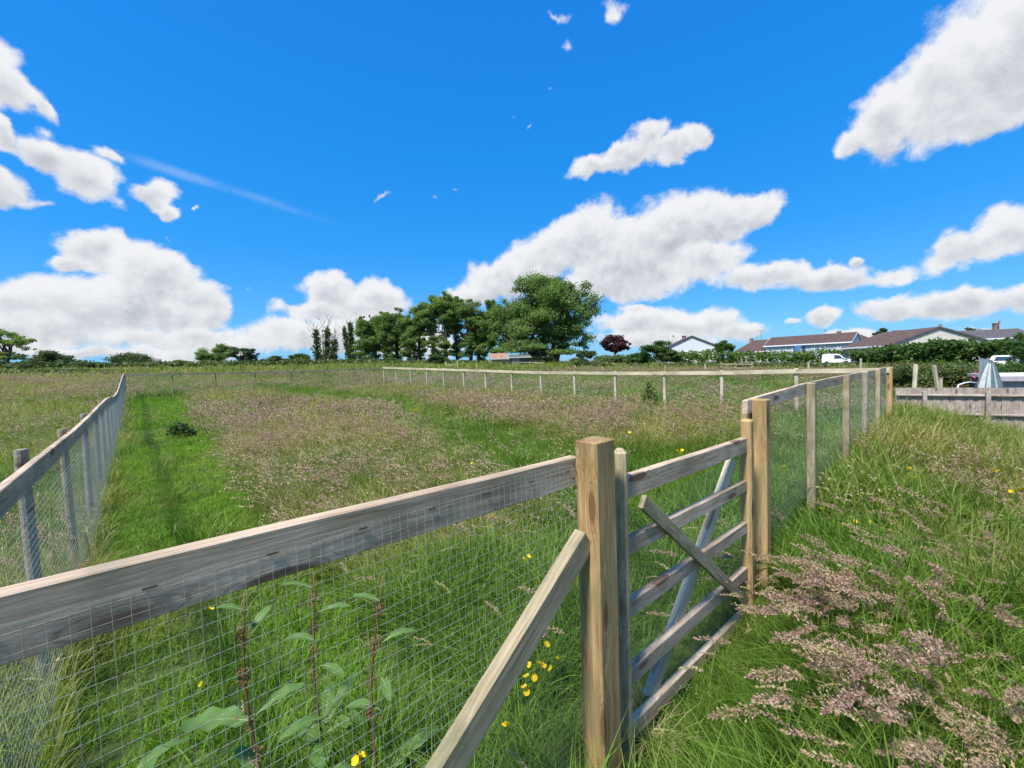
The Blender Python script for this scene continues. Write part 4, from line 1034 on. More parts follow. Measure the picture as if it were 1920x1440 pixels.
    tree_px('hawthorn_tree', 'open windswept tree with visible branches, right half of the pair beyond the far fence', 452, 640, 62, [(440, 656, 22, 15), (468, 662, 22, 14), (455, 676, 30, 12), (485, 670, 10, 9)], 'dark_leaf', 1700, .22, trunk_r=.22, fork=.35, seed=25, limbs=18, nclump=30, clump=(.18, .32))
    tree_px('copper_beech', 'round dark purple leaved tree right of the great tree', 1153, 622, 62, [(1153, 644, 25, 19), (1153, 643, 14, 13), (1155, 652, 18, 9), (1138, 650, 14, 13), (1170, 648, 13, 14)], 'copper_leaf', 2600, .24, trunk_r=.2, fork=.4, seed=26, limbs=6, nclump=60)
    tree_px('pine_tree', 'dark flat topped pine above the broad cream gabled roof', 1652, 612, 82, [(1652, 621, 12, 7), (1643, 627, 8, 4)], 'dark_leaf', 700, .3, trunk_r=.18, fork=.9, seed=27, limbs=6, nclump=12)
    tree_px('pine_tree', 'dark spreading pine right of the broad cream gable', 1818, 612, 82, [(1815, 618, 14, 6), (1838, 625, 15, 5), (1826, 627, 14, 5)], 'dark_leaf', 900, .3, trunk_r=.18, fork=.9, seed=28, limbs=6, nclump=14)
    tree_px('sycamore_tree', 'leafy green tree filling the right edge above the white car', 1925, 614, 24, [(1925, 650, 26, 36), (1905, 670, 14, 18), (1950, 660, 34, 46), (1912, 640, 14, 14)], 'hedge_leaf', 4200, .10, trunk_r=.14, fork=.4, seed=29, limbs=8, nclump=40)
    # shrubs
    sh = [(1098, 664, 18, 8, 52, 'dark_leaf', 'small dark shrub between the great tree and the purple tree'), (1150, 674, 40, 11, 50, 'scrub_leaf', 'broad grey green bramble mound below the purple tree'), (1228, 658, 32, 21, 46, 'hedge_leaf', 'rounded mid green bush left of the lilac gabled bungalow'), (1195, 672, 26, 13, 48, 'hedge_leaf', 'low bush at the left foot of the rounded mid green bush'),
          (1358, 650, 18, 12, 50, 'hedge_leaf', 'small round bush before the gap between the two leftmost houses'), (1255, 668, 24, 12, 45, 'dark_leaf', 'dark low bush at the right foot of the rounded mid green bush'),
          (335, 682, 34, 8, 60, 'hedge_leaf', 'low spreading bush between the two left skyline trees'), (170, 685, 26, 6, 58, 'dark_leaf', 'low dark bush left of the dome shaped thorn tree'), (520, 674, 20, 10, 58, 'dark_leaf', 'small dark bush left of the three dead stems'), (560, 672, 20, 11, 60, 'hedge_leaf', 'small green bush at the left foot of the three dead stems'), (500, 680, 22, 8, 57, 'scrub_leaf', 'pale low bush below the windswept tree'),
          (818, 674, 16, 9, 52, 'dark_leaf', 'dark bush among the trunks of the tree row'), (735, 678, 20, 6, 55, 'hedge_leaf', 'low green bush at the foot of the slim ivy trees'), (1008, 676, 36, 8, 54, 'dark_leaf', 'dark undergrowth bush around the great tree trunks'), (1085, 678, 24, 7, 54, 'scrub_leaf', 'scrubby bush at the right foot of the great tree'),
          (1628, 672, 20, 12, 41, 'lime_hedge_leaf', 'yellow green bush right of the white van'), (1690, 700, 22, 16, 17.5, 'scrub_leaf', 'tangled grey green shrub just right of the paddock corner post'), (1790, 700, 34, 20, 17.5, 'scrub_leaf', 'wild garden shrub between the stakes and the parasol'), (1900, 697, 26, 13, 16, 'hedge_leaf', 'low green bush above the garden shed roof')]
    for i, (x, y, rx, ry, d, mt, lab) in enumerate(sh):
        tree_px('shrub', lab, x, y - ry, d, [(x, y, rx, ry), (x - rx * .45, y + ry * .35, rx * .6, ry * .7), (x + rx * .5, y + ry * .3, rx * .6, ry * .75)], mt, 1500 if d > 30 else 2600, .2 if d > 30 else .075, trunk_r=.07, fork=.25, seed=100 + i, limbs=6, nclump=44, cat='shrub')
    # young sapling against the pale fence, and small plants in the meadow
    tree_px('sapling', 'young leafy sapling growing in front of the pale fence', 1219, 722, 10.2, [(1218, 738, 13, 14), (1212, 750, 9, 10), (1228, 748, 8, 9), (1220, 728, 7, 7)], 'ivy_leaf', 330, .045, trunk_r=.012, fork=.4, seed=131, limbs=8, nclump=16, cat='sapling')
    tree_px('meadow_plant', 'solitary bright green leafy plant standing in the middle of the meadow', 487, 756, 14, [(487, 772, 8, 16), (482, 784, 7, 10)], 'hedge_leaf', 300, .05, trunk_r=.012, fork=.4, seed=132, limbs=5, nclump=10, cat='plant')
    tree_px('meadow_plant', 'dark clump of rushes at the edge of the mown strip', 330, 800, 10.5, [(330, 808, 24, 9), (350, 814, 14, 8)], 'dark_leaf', 500, .06, trunk_r=.012, fork=.3, seed=133, limbs=5, nclump=16, cat='plant', flat=.0)
    tree_px('flowering_shrub', 'garden shrub with pink blossom left of the parasol', 1836, 700, 15, [(1836, 708, 14, 14), (1826, 716, 12, 10)], 'scrub_leaf', 900, .06, trunk_r=.03, fork=.3, seed=134, limbs=5, nclump=14, cat='shrub')
    o = [x for x in bpy.data.objects if x.name.startswith('flowering_shrub')][0]
    p = at(1836, 703, 14.75); V = leaf_cloud([(p, Vector((.16, .12, .14))), (p + Vector((-.1, 0, -.1)), Vector((.12, .1, .1)))], 130, .045, seed=9); put('blossom', quads_mesh('blossom', V), MATS['petal_pink'], o)
all_trees()

def hedge(label, tops, d0, d1, ybase, depth, mat, n, size, seed=0, name='hedge', kind=None):
    """tops: photo pixels of the top edge, from one end to the other"""
    r = np.random.default_rng(seed); cl = []; rr = random.Random(seed)
    m = len(tops); P = []
    for i, (x, y) in enumerate(tops):
        d = d0 + (d1 - d0) * i / (m - 1); p = at(x, y, d); P.append((p, gz(p.x, p.y)))
    L = sum((P[i + 1][0] - P[i][0]).length for i in range(m - 1)); step = max(.5, depth * .42); k = int(L / step)
    for i in range(k + 1):
        t = i / max(1, k) * (m - 1); j = min(int(t), m - 2); f = t - j
        p = P[j][0].lerp(P[j + 1][0], f); g = P[j][1] * (1 - f) + P[j + 1][1] * f; h = max(p.z - g, .4)
        for lv in (.25, .6, .86):
            for s in (-.3, .3):
                cl.append((Vector((p.x + rr.uniform(-.3, .3), p.y + s * depth + rr.uniform(-.15, .15), g + h * lv + rr.uniform(-.06, .06) * h)), Vector((step * rr.uniform(.55, .85), depth * rr.uniform(.3, .45), h * rr.uniform(.16, .24)))))
    V = leaf_cloud(cl, n, size, seed=seed, shell=.6)
    o = put(name, quads_mesh(name, V), MATS[mat])
    if kind: tag(o, label, None, None, kind)
    else: tag(o, label, 'hedge')
    return o
hedge('tall dark green boundary hedge below the broad cream gable', [(1618, 655), (1680, 648), (1720, 645), (1760, 643), (1800, 641), (1850, 640), (1900, 642)], 36, 30, 685, 2.2, 'hedge_leaf', 15000, .13, 1)
hedge('clipped lime green hedge in front of the long blue and white bungalow', [(1268, 660), (1330, 658), (1400, 660), (1480, 660), (1550, 656), (1625, 654)], 54, 52, 690, 1.6, 'lime_hedge_leaf', 12000, .13, 2)
hedge('grey green bramble bank running across the field in front of the lime hedge', [(1080, 678), (1160, 682), (1260, 681), (1360, 682), (1450, 680), (1540, 682), (1620, 682), (1660, 684)], 42, 33, 695, 2.0, 'scrub_leaf', 9000, .13, 3, 'bramble_bank', 'stuff')
hedge('dark hedge bank along the far side of the left field', [(-260, 684), (-120, 680), (0, 681), (60, 680), (130, 677), (190, 682), (250, 679)], 62, 58, 700, 3.0, 'dark_leaf', 9000, .24, 4, 'hedge')
hedge('low green scrub bank crossing the left field beyond the left fence', [(-220, 696), (-80, 694), (20, 695), (110, 693), (180, 695), (232, 697)], 40, 38, 712, 3.2, 'scrub_leaf', 9000, .16, 8, 'undergrowth', 'stuff')
hedge('scrubby undergrowth band beyond the far fence', [(225, 684), (270, 680), (320, 679), (380, 681), (430, 677), (500, 679), (560, 674), (660, 674), (760, 675), (860, 676), (930, 678)], 58, 53, 700, 3.0, 'scrub_leaf', 9000, .22, 5, 'undergrowth', 'stuff')
hedge('pale weeds and garden growth behind the board fence', [(1672, 694), (1720, 692), (1780, 686), (1830, 684), (1880, 684), (1960, 690)], 19, 17, 730, 2.6, 'scrub_leaf', 8000, .07, 6, 'undergrowth', 'stuff')

# ------------------------------------------------------------------ grass
PROTO = {}; LAWN = False
def strip(vs, fs, mi, path, widths, side, m=0):
    """ribbon along path; side = unit vector across"""
    n0 = len(vs)
    for p, w in zip(path, widths):
        vs.append(p - side * w / 2); vs.append(p + side * w / 2)
    for i in range(len(path) - 1):
        fs.append((n0 + 2 * i, n0 + 2 * i + 1, n0 + 2 * i + 3, n0 + 2 * i + 2)); mi.append(m)
def stalk_path(r, h, lean, curl, yaw, segs, x0=0, y0=0):
    d = Vector((math.cos(yaw), math.sin(yaw), 0)); out = []
    for i in range(segs + 1):
        t = i / segs; out.append(Vector((x0, y0, 0)) + d * h * (lean * t + curl * t * t) + Vector((0, 0, h * (t - .5 * curl * t * t * t))))
    return out
def to_proto(coll, name, vs, fs, mi, mats):
    m = bpy.data.meshes.new(name); m.from_pydata([tuple(v) for v in vs], [], fs)
    for q in mats: m.materials.append(MATS[q])
    m.polygons.foreach_set('material_index', mi); m.update()
    o = bpy.data.objects.new(name, m); coll.objects.link(o)
def make_tufts(key, count, blades, rad, h, w, segs, lean=.25, windy=.5):
    c = bpy.data.collections.new('proto_' + key); PROTO[key] = c
    for k in range(count):
        r = random.Random(hash_(key) + k); vs, fs, mi = [], [], []
        for b in range(blades):
            a = r.uniform(0, 6.283); q = rad * math.sqrt(r.random()); hh = h * r.uniform(.45, 1.05); yaw = r.uniform(-1, 1) * math.pi
            if r.random() < windy: yaw *= .3
            path = stalk_path(r, hh, lean * r.uniform(.1, 1.2), r.uniform(.05, .75), yaw, segs, q * math.cos(a), q * math.sin(a))
            sa = yaw + math.pi / 2 + r.uniform(-.7, .7); ww = w * r.uniform(.6, 1.2)
            strip(vs, fs, mi, path, [ww * (1, .95, .75, .5, .3)[min(4, int(4 * i / segs))] if i < segs else ww * .06 for i in range(segs + 1)], Vector((math.cos(sa), math.sin(sa), 0)))
        to_proto(c, f'{key}_{k:02d}', vs, fs, mi, ['lawn_blade' if LAWN else 'grass_blade'])
def hash_(s): return sum((i + 1) * ord(ch) for i, ch in enumerate(s))
def make_heads(key, count, stalks, rad, h, hl, hw, spk, spw, segs=4, mat='seed_pink', lean=.24, sw=.0028):
    c = bpy.data.collections.new('proto_' + key); PROTO[key] = c
    for k in range(count):
        r = random.Random(hash_(key) + 31 * k); vs, fs, mi = [], [], []
        for s in range(stalks):
            a = r.uniform(0, 6.283); q = rad * math.sqrt(r.random()); hh = h * r.uniform(.65, 1.08); yaw = r.gauss(0, .45)
            path = stalk_path(r, hh, lean * r.uniform(.3, 1.2), r.uniform(.1, .6), yaw, segs, q * math.cos(a), q * math.sin(a))
            sa = yaw + math.pi / 2; side = Vector((math.cos(sa), math.sin(sa), 0))
            strip(vs, fs, mi, path, [sw * (1 - .4 * i / segs) for i in range(segs + 1)], side)
            tip = path[-1]; d = (path[-1] - path[-2]).normalized(); L = hl * r.uniform(.7, 1.2); W_ = hw * r.uniform(.6, 1.25)
            for i in range(spk):
                t = (i + r.random()) / spk; ax = tip + d * L * (t - .25) + Vector((math.cos(yaw), math.sin(yaw), -.6)) * L * .35 * t * t
                env = math.sin(math.pi * min(1, .12 + t * .86)) ** .8
                o = Vector((r.gauss(0, 1), r.gauss(0, 1), r.gauss(0, 1))).normalized() * W_ * env * r.uniform(.2, 1)
                p = ax + o; e = (d + o.normalized() * .9 + Vector((0, 0, -.2))).normalized(); sd = e.orthogonal().normalized(); sd = (sd * math.cos(i * 2.4) + e.cross(sd) * math.sin(i * 2.4)) 
                ln = spw * 2.1 * r.uniform(.7, 1.3); wd = spw * r.uniform(.7, 1.2); n0 = len(vs)
                vs += [p - e * ln * .5, p - sd * wd * .5, p + e * ln * .5, p + sd * wd * .5]; fs.append((n0, n0 + 1, n0 + 2, n0 + 3)); mi.append(1)
        to_proto(c, f'{key}_{k:02d}', vs, fs, mi, ['seed_stem', mat])
make_tufts('near', 9, 14, .040, .42, .0066, 4, .28, .5)
make_tufts('mid', 8, 24, .13, .36, .0085, 3, .35, .6)
make_tufts('far', 6, 46, .42, .40, .020, 2, .35, .6)
make_tufts('farther', 5, 70, 1.3, .55, .06, 2, .3, .5)
LAWN = True
make_tufts('lawn_near', 6, 34, .10, .085, .0050, 3, .3, .3)
make_tufts('lawn_far', 5, 90, .38, .10, .012, 2, .3, .3)
LAWN = False
make_heads('plume_near', 8, 1, .0, .64, .155, .026, 140, .0068, 6)
make_heads('plume_big', 9, 1, .0, .70, .175, .036, 230, .0078, 7, lean=.30, sw=.0032)
make_heads('plume_mid', 6, 6, .14, .56, .105, .022, 17, .0115, 4, sw=.004)
make_heads('plume_far', 5, 16, .42, .54, .11, .032, 6, .024, 3, sw=.007)
make_heads('spike_near', 6, 1, .0, .62, .10, .0065, 56, .0060, 6, 'seed_tan', .4)
make_heads('spike_mid', 5, 5, .12, .58, .09, .006, 8, .011, 4, 'seed_tan', .4, sw=.004)
make_heads('wisp_near', 6, 1, .0, .62, .13, .045, 55, .0032, 6, 'seed_tan', .3)

def scatter(name, key, x, y, yaw, scale, tint, label, tilt=.12, dz=0.0):
    n = len(x); z = ground(x, y) + dz
    m = bpy.data.meshes.new(name); m.vertices.add(n); m.vertices.foreach_set('co', np.stack([x, y, z], 1).astype(np.float32).ravel())
    r = np.random.default_rng(n + hash_(key))
    rot = np.stack([r.normal(0, tilt, n), r.normal(0, tilt, n), yaw], 1).astype(np.float32)
    a = m.attributes.new('rot', 'FLOAT_VECTOR', 'POINT'); a.data.foreach_set('vector', rot.ravel())
    a = m.attributes.new('scl', 'FLOAT', 'POINT'); a.data.foreach_set('value', scale.astype(np.float32))
    a = m.attributes.new('tint', 'FLOAT', 'POINT'); a.data.foreach_set('value', np.clip(tint, 0, 1).astype(np.float32))
    a = m.attributes.new('pick', 'INT', 'POINT'); a.data.foreach_set('value', r.integers(0, len(PROTO[key].objects), n).astype(np.int32))
    o = put(name, m, None); tag(o, label, None, None, 'stuff')
    g = bpy.data.node_groups.new('scatter_' + key, 'GeometryNodeTree')
    g.interface.new_socket('Geometry', in_out='INPUT', socket_type='NodeSocketGeometry'); g.interface.new_socket('Geometry', in_out='OUTPUT', socket_type='NodeSocketGeometry')
    gi, go = g.nodes.new('NodeGroupInput'), g.nodes.new('NodeGroupOutput')
    ip = g.nodes.new('GeometryNodeInstanceOnPoints'); ci = g.nodes.new('GeometryNodeCollectionInfo')
    ci.inputs['Collection'].default_value = PROTO[key]; ci.inputs['Separate Children'].default_value = True; ci.inputs['Reset Children'].default_value = True
    def attr(nm, dt):
        q = g.nodes.new('GeometryNodeInputNamedAttribute'); q.data_type = dt; q.inputs['Name'].default_value = nm; return q.outputs['Attribute']
    e2r = g.nodes.new('FunctionNodeEulerToRotation'); g.links.new(attr('rot', 'FLOAT_VECTOR'), e2r.inputs[0])
    g.links.new(gi.outputs[0], ip.inputs['Points']); g.links.new(ci.outputs[0], ip.inputs['Instance']); ip.inputs['Pick Instance'].default_value = True
    g.links.new(attr('pick', 'INT'), ip.inputs['Instance Index']); g.links.new(e2r.outputs[0], ip.inputs['Rotation']); g.links.new(attr('scl', 'FLOAT'), ip.inputs['Scale'])
    g.links.new(ip.outputs[0], go.inputs[0])
    md = o.modifiers.new('scatter', 'NODES'); md.node_group = g
    return n

_vg = np.random.default_rng(5).random((8, 64, 64))
def vnoise(x, y, sc, k=0, octv=3):
    out = 0; amp = 1; tot = 0
    for o in range(octv):
        u, v = x / sc + 13.7 * k, y / sc + 7.1 * k; i, j = np.floor(u).astype(int), np.floor(v).astype(int); fu, fv = u - i, v - j
        fu = fu * fu * (3 - 2 * fu); fv = fv * fv * (3 - 2 * fv); G = _vg[(k + o) % 8]; q = lambda a, b: G[(i + a) % 64, (j + b) % 64]
        out = out + amp * ((q(0, 0) * (1 - fu) + q(1, 0) * fu) * (1 - fv) + (q(0, 1) * (1 - fu) + q(1, 1) * fu) * fv); tot += amp; amp *= .5; sc *= .5
    return out / tot
def sstep(v, a, b):
    t = np.clip((v - a) / (b - a), 0, 1); return t * t * (3 - 2 * t)
def dline(x, y, pts):
    d = np.full(x.shape, 1e9)
    for (ax, ay), (bx, by) in zip(pts[:-1], pts[1:]):
        L2 = (bx - ax) ** 2 + (by - ay) ** 2; t = np.clip(((x - ax) * (bx - ax) + (y - ay) * (by - ay)) / L2, 0, 1)
        d = np.minimum(d, np.hypot(x - ax - t * (bx - ax), y - ay - t * (by - ay)))
    return d
def gp2(px, py, dz=.3):
    p = gpt(px, py, dz); return p.x, p.y
STRIP = [gp2(*q) for q in [(560, 727), (700, 742), (800, 762), (900, 800), (1050, 835), (1250, 850), (1375, 850)]]
def patches(lst, dz=.45):
    out = []
    for (px, py, rx, ry) in lst:
        c = gp2(px, py, dz); e = gp2(px + rx, py, dz); f = gp2(px, py - ry, dz); g2 = gp2(px, py + ry, dz)
        out.append((c, max(.3, math.hypot(e[0] - c[0], e[1] - c[1])), max(.3, .5 * math.hypot(f[0] - g2[0], f[1] - g2[1]))))
    return out
PINK = patches([(420, 765, 90, 22), (560, 765, 100, 18), (470, 925, 75, 45), (400, 875, 50, 25), (690, 865, 110, 24), (770, 745, 90, 16), (880, 745, 90, 14), (1200, 760, 150, 26), (500, 820, 60, 22), (330, 722, 110, 10), (620, 712, 120, 8), (1340, 800, 60, 20), (1000, 760, 120, 16), (840, 880, 80, 20)])
PINK_OUT = patches([(1600, 1060, 150, 70), (1480, 1050, 70, 60), (1730, 1160, 130, 80), (1560, 1150, 140, 50), (1850, 1270, 110, 70), (1780, 1060, 80, 35)], .62)
BROWN_OUT = patches([(1740, 830, 90, 30), (1860, 880, 90, 50), (1830, 1000, 110, 60)])
def pmask(x, y, lst):
    m = np.zeros(x.shape)
    for (c, a, b) in lst: m = np.maximum(m, np.exp(-1.1 * (((x - c[0]) / a) ** 2 + ((y - c[1]) / b) ** 2)))
    return m
def zones(x, y):
    a = (x - P_NEAR.x) * UF.x + (y - P_NEAR.y) * UF.y; b = -((x - P_NEAR.x) * NF.x + (y - P_NEAR.y) * NF.y)
    l = (x - P_L.x) * N_L.x + (y - P_L.y) * N_L.y                  # metres inside the left fence
    inside = (b > .0) & (l > .0)
    dirv = (C_FR - C_R); dirv.z = 0; dirv.normalize(); nr = Vector((-dirv.y, dirv.x, 0)); nr = nr if nr.dot(-C_R) > 0 else -nr
    rr = (x - C_R.x) * nr.x + (y - C_R.y) * nr.y
    d = (C_FR - C_FL).normalized(); nf = Vector((-d.y, d.x, 0)); nf = nf if nf.dot(-C_FL) > 0 else -nf
    ff = (x - C_FL.x) * nf.x + (y - C_FL.y) * nf.y
    inside &= (rr > 0) & (ff > 0)
    far = np.hypot(x, y)
    wob = (vnoise(x, y, 1.5, 1) - .5) * .9
    mown = np.where(inside, (1 - sstep(l + wob * .6 - .035 * np.minimum(far, 22), 1.25, 1.45)) * sstep(l + wob * .25, -.08, .12), 0) * sstep(b, .4, 1.2)
    strip2 = np.where(inside, 1 - sstep(dline(x, y, STRIP) + wob * .7, .55, 1.3), 0)
    front = np.where(inside, 1 - sstep(b + wob * 1.6, 1.0, 2.6), 0)
    out_front = (~inside) & (b <= 0)
    left_out = (~inside) & (l <= 0)
    return dict(a=a, b=b, l=l, inside=inside, mown=mown, strip=strip2, front=front, out=out_front, left=left_out, far=far, rr=rr, ff=ff)
def candidates(n, y0, y1, tanw=1.62, pad=1.0):
    """random ground points in a fan ahead of the viewpoint, even per square metre"""
    y = np.sqrt(rng.random(n) * (y1 ** 2 - y0 ** 2) + y0 ** 2); x = (rng.random(n) * 2 - 1) * (y * tanw + pad); return x, y
def grow(cands, dens, hfun):
    pass
def field_lod(kind, key, y0, y1, per_m2, base_scale, label, lawn=False):
    n = int(per_m2 * 1.62 * (y1 ** 2 - y0 ** 2)); x, y = candidates(n, y0, y1); Z = zones(x, y)
    keep = (Z['mown'] > rng.random(n)) if lawn else (Z['mown'] * .97 < rng.random(n))
    x, y = x[keep], y[keep]; Z = {k: v[keep] for k, v in Z.items()}; n = len(x)
    v1, v2 = vnoise(x, y, 2.2, 2), vnoise(x, y, .7, 3)
    tint = .13 + 1.0 * (v1 - .5) + .5 * (v2 - .5)
    tint = np.where(Z['inside'], tint + .42 - .55 * Z['strip'] - .72 * Z['front'] - .42 * Z['mown'], tint)
    tint = np.where(Z['out'], tint * .7 - .02 + .35 * pmask(x, y, BROWN_OUT) + .27 * sstep(x, 2.2, 5.0), tint)
    tint = np.where(Z['left'], tint + .25, tint); tint = np.where(Z['far'] > 30, tint + .18, tint)
    s = base_scale * (.62 + .6 * rng.random(n)) * (.8 + .5 * v1) * (.70 + .62 * vnoise(x, y, .38, 6))
    s = np.where(Z['inside'], s * (1 - .25 * Z['strip']), s)
    s = np.where(Z['out'], s * (1.2 + .35 * sstep(x, 1.6, 3.5)) * (1 - .45 * sstep(x, 10.0, 11.5)), s)
    s = np.where((np.abs(Z['b']) < .45) & (Z['a'] > -.1) & (Z['a'] < 2.0), s * (.42 + .5 * np.abs(Z['b'])), s)
    yaw = np.where(rng.random(n) < .62, math.pi + rng.normal(0, .6, n), rng.random(n) * 6.283)
    return scatter(kind, key, x, y, yaw, s, tint + rng.normal(0, .16, n), label)
tot = 0
tot += field_lod('grass', 'near', .75, 3.4, 560, 1.0, 'lush long green grass around the near fence and gate')
tot += field_lod('grass', 'mid', 3.3, 10, 125, 1.0, 'long green and straw tinted meadow grass in the middle of the paddock')
tot += field_lod('grass', 'far', 9.6, 34, 15, 1.0, 'long meadow grass toward the far end of the paddock')
tot += field_lod('grass', 'farther', 32, 82, 1.6, 1.0, 'rough field grass beyond the fences')
tot += field_lod('mown_grass', 'lawn_near', 1.5, 9, 190, 1.0, 'short bright green mown strip beside the left fence', True)
tot += field_lod('mown_grass', 'lawn_far', 8.6, 30, 16, 1.0, 'far end of the short mown strip by the left fence', True)

def heads(kind, key, y0, y1, per_m2, scale, label, fn, tint=.3, lean_yaw=math.pi):
    n = int(per_m2 * 1.62 * (y1 ** 2 - y0 ** 2)); x, y = candidates(n, y0, y1); Z = zones(x, y)
    p = fn(x, y, Z); keep = rng.random(n) < p; x, y = x[keep], y[keep]; n = len(x)
    t = tint + .8 * (vnoise(x, y, 1.6, 4) - .5) + rng.normal(0, .15, n)
    return scatter(kind, key, x, y, lean_yaw + rng.normal(0, .42, n), scale * (.75 + .45 * rng.random(n)), t, label, .10)
def clear_gate(Z):
    # the plumes lean left, so none root right against the gate
    return np.where(Z['a'] < 2.2, sstep(-Z['b'] + .35 * sstep(Z['a'], 1.2, 2.0), .50, .95), 1.0)
def meadow_p(x, y, Z):
    base = .22 + .75 * sstep(vnoise(x, y, 2.6, 5), .45, .62); p = np.where(Z['inside'], np.maximum(base * .34, 1.15 * pmask(x, y, PINK) * sstep(vnoise(x, y, .9, 1), .22, .55)), 0)
    p = p * (1 - Z['mown']) * (1 - .92 * Z['strip']) * (1 - .9 * Z['front'])
    p = np.where(Z['left'] & (Z['far'] < 30), .16 * base, p)
    p = np.where(Z['out'], 1.2 * pmask(x, y, PINK_OUT) * clear_gate(Z) * sstep(vnoise(x, y, .45, 6), .30, .58) + .35 * pmask(x, y, BROWN_OUT) + .012, p)
    p = np.where((Z['rr'] < 0) & (~Z['out']) | (Z['ff'] < 0), .35 * base, p)
    return np.clip(p, 0, 1)
tot += heads('seed_heads', 'plume_near', .9, 3.5, 250, 1.0, 'pinkish drooping grass plumes leaning left in the near right corner', meadow_p, .35)
tot += heads('seed_heads', 'plume_mid', 3.4, 10, 46, 1.0, 'pink brown seed heads massed over the middle of the meadow', meadow_p, .40)
tot += heads('seed_heads', 'plume_far', 9.6, 36, 11, 1.0, 'pink brown haze of seed heads toward the far fence', meadow_p, .38)
def big_p(x, y, Z):
    return np.where(Z['out'], np.clip(1.25 * pmask(x, y, PINK_OUT) * clear_gate(Z) * sstep(vnoise(x, y, .5, 6), .28, .5), 0, 1), 0)
tot += heads('seed_heads', 'plume_big', 1.0, 4.6, 120, 1.0, 'large drooping pink grass plumes in the thick clump right of the gate', big_p, .30)
def tan_p(x, y, Z):
    b = .25 + .6 * sstep(vnoise(x, y, 1.9, 7), .45, .65)
    p = np.where(Z['inside'], b * (1 - Z['mown'] * .9) * (1 - .75 * Z['strip']) * (1 - .75 * Z['front']), .35 * b)
    p = np.where(Z['out'], .10 + .9 * pmask(x, y, PINK_OUT) + .45 * pmask(x, y, BROWN_OUT) + .15 * sstep(x, 2.5, 5), p); return np.clip(p, 0, 1)
tot += heads('seed_heads', 'spike_near', .9, 3.6, 85, 1.0, 'slender tan grass spikes nodding among the near grass', tan_p)
tot += heads('seed_heads', 'wisp_near', .9, 3.8, 40, 1.0, 'airy pale grass sprays among the near grass', tan_p)
tot += heads('seed_heads', 'spike_mid', 3.4, 13, 20, 1.0, 'straw coloured grass spikes across the meadow', tan_p)
print('instances', tot)

# ------------------------------------------------------------------ broad leaved docks by the wire
def dock(label, px, d, ytop, leaves, seed, spike=True):
    r = random.Random(seed); base = foot(px, d); H = at(px, ytop, d).z - base.z
    if not spike: H *= .42
    R = root('dock_plant', base, label, 'plant', 'dock plants behind the near wire mesh')
    lean = Vector((r.uniform(-.06, .06), r.uniform(-.05, .05), 0))
    path = [base + Vector((lean.x * t, lean.y * t, H * t)) + Vector((.02 * math.sin(t * 5 + seed), .01 * math.sin(t * 7), 0)) for t in np.linspace(-.05, 1, 9)]
    b = MB(); b.tube(path, [.006 - .0035 * i / 8 for i in range(9)], 7); put('stem', b.me('stem', True), MATS['dock_stem'], R)
    if spike:                                                     # knobbly flower spike near the top
        V = []
        for i in range(260):
            t = r.uniform(.5, 1.0); k = t * 8 ; q = path[min(8, int(k))] + Vector((r.gauss(0, .012), r.gauss(0, .012), r.uniform(-.03, .03)))
            s = .0042; n = Vector((r.gauss(0, 1), r.gauss(0, 1), r.gauss(0, 1))).normalized(); a = n.orthogonal().normalized() * s; c = n.cross(a)
            V.append([q - a, q - c, q + a, q + c])
        put('flower_spike', quads_mesh('flower_spike', np.array(V, float)), MATS['dock_stem'], R)
    for (t, yaw, L, wd, droop, up) in leaves:
        o = path[0].lerp(path[-1], t if spike else min(1, t * 1.25)); yaw = math.radians(yaw); dr = Vector((math.cos(yaw), math.sin(yaw), 0)); sd = Vector((-dr.y, dr.x, 0)); b = MB(); vs, fs = [], []
        n = 14; ph = r.uniform(0, 6)
        for i in range(n):
            u = i / (n - 1); c = o + dr * L * 1.35 * u * math.cos(up * .6) + Vector((0, 0, L * 1.2 * (math.sin(up * .8) * u - droop * u * u)))
            w = wd * (.12 if u < .12 else math.sin(math.pi * min(1, (u - .08) / .95)) ** .65) * .5 + .0015
            rf = .022 * min(1, wd / .09) ** 2 * math.sin(i * 1.5 + ph)
            for s, hgt in ((-1, .22), (-.5, .07), (0, 0), (.5, .07), (1, .22)):
                vs.append(c + sd * w * s + Vector((0, 0, w * hgt * .7 + .5 * rf * abs(s))))
        for i in range(n - 1):
            for j in range(4): fs.append((i * 5 + j, i * 5 + j + 1, i * 5 + j + 6, i * 5 + j + 5))
        m = b.add([tuple(v) for v in vs], fs).me('leaf', True); lf = put('leaf', m, MATS['dock_leaf'], R)
        b = MB(); b.tube([vs[5 * i + 2] - Vector((0, 0, .0012)) for i in range(0, n, 2)], [.0028 - .0018 * i / n for i in range(0, n, 2)], 5); put('midrib', b.me('midrib', True), MATS['dock_rib'], lf)
def ring(n, t0, t1, L, wd, seed):
    r = random.Random(seed); return [(r.uniform(t0, t1), 360 / n * i + r.uniform(-25, 25), L * r.uniform(.55, 1.0), wd * r.uniform(.55, 1.0), r.uniform(.3, .65), r.uniform(.5, 1.05)) for i in range(n)]
dock('dock with reddish stem and large pale leaf reaching left behind the wire', 442, 1.30, 1135, [(.60, 185, .19, .085, .30, .45), (.62, 40, .13, .05, .5, .9), (.86, 80, .10, .035, .4, 1.2), (.94, 200, .08, .03, .4, 1.1), (.35, 20, .15, .055, .5, .7), (.42, 150, .14, .05, .4, .8)] + ring(8, .08, .26, .25, .105, 51), 1)
dock('tall thin brown stemmed dock between the pale leaved dock and the strut', 655, 1.50, 1105, [(.9, 180, .10, .03, .4, .9), (.75, 20, .11, .035, .5, .8), (.5, 170, .12, .04, .5, .6), (.62, 300, .11, .035, .5, .7)] + ring(6, .08, .25, .22, .09, 52), 2)
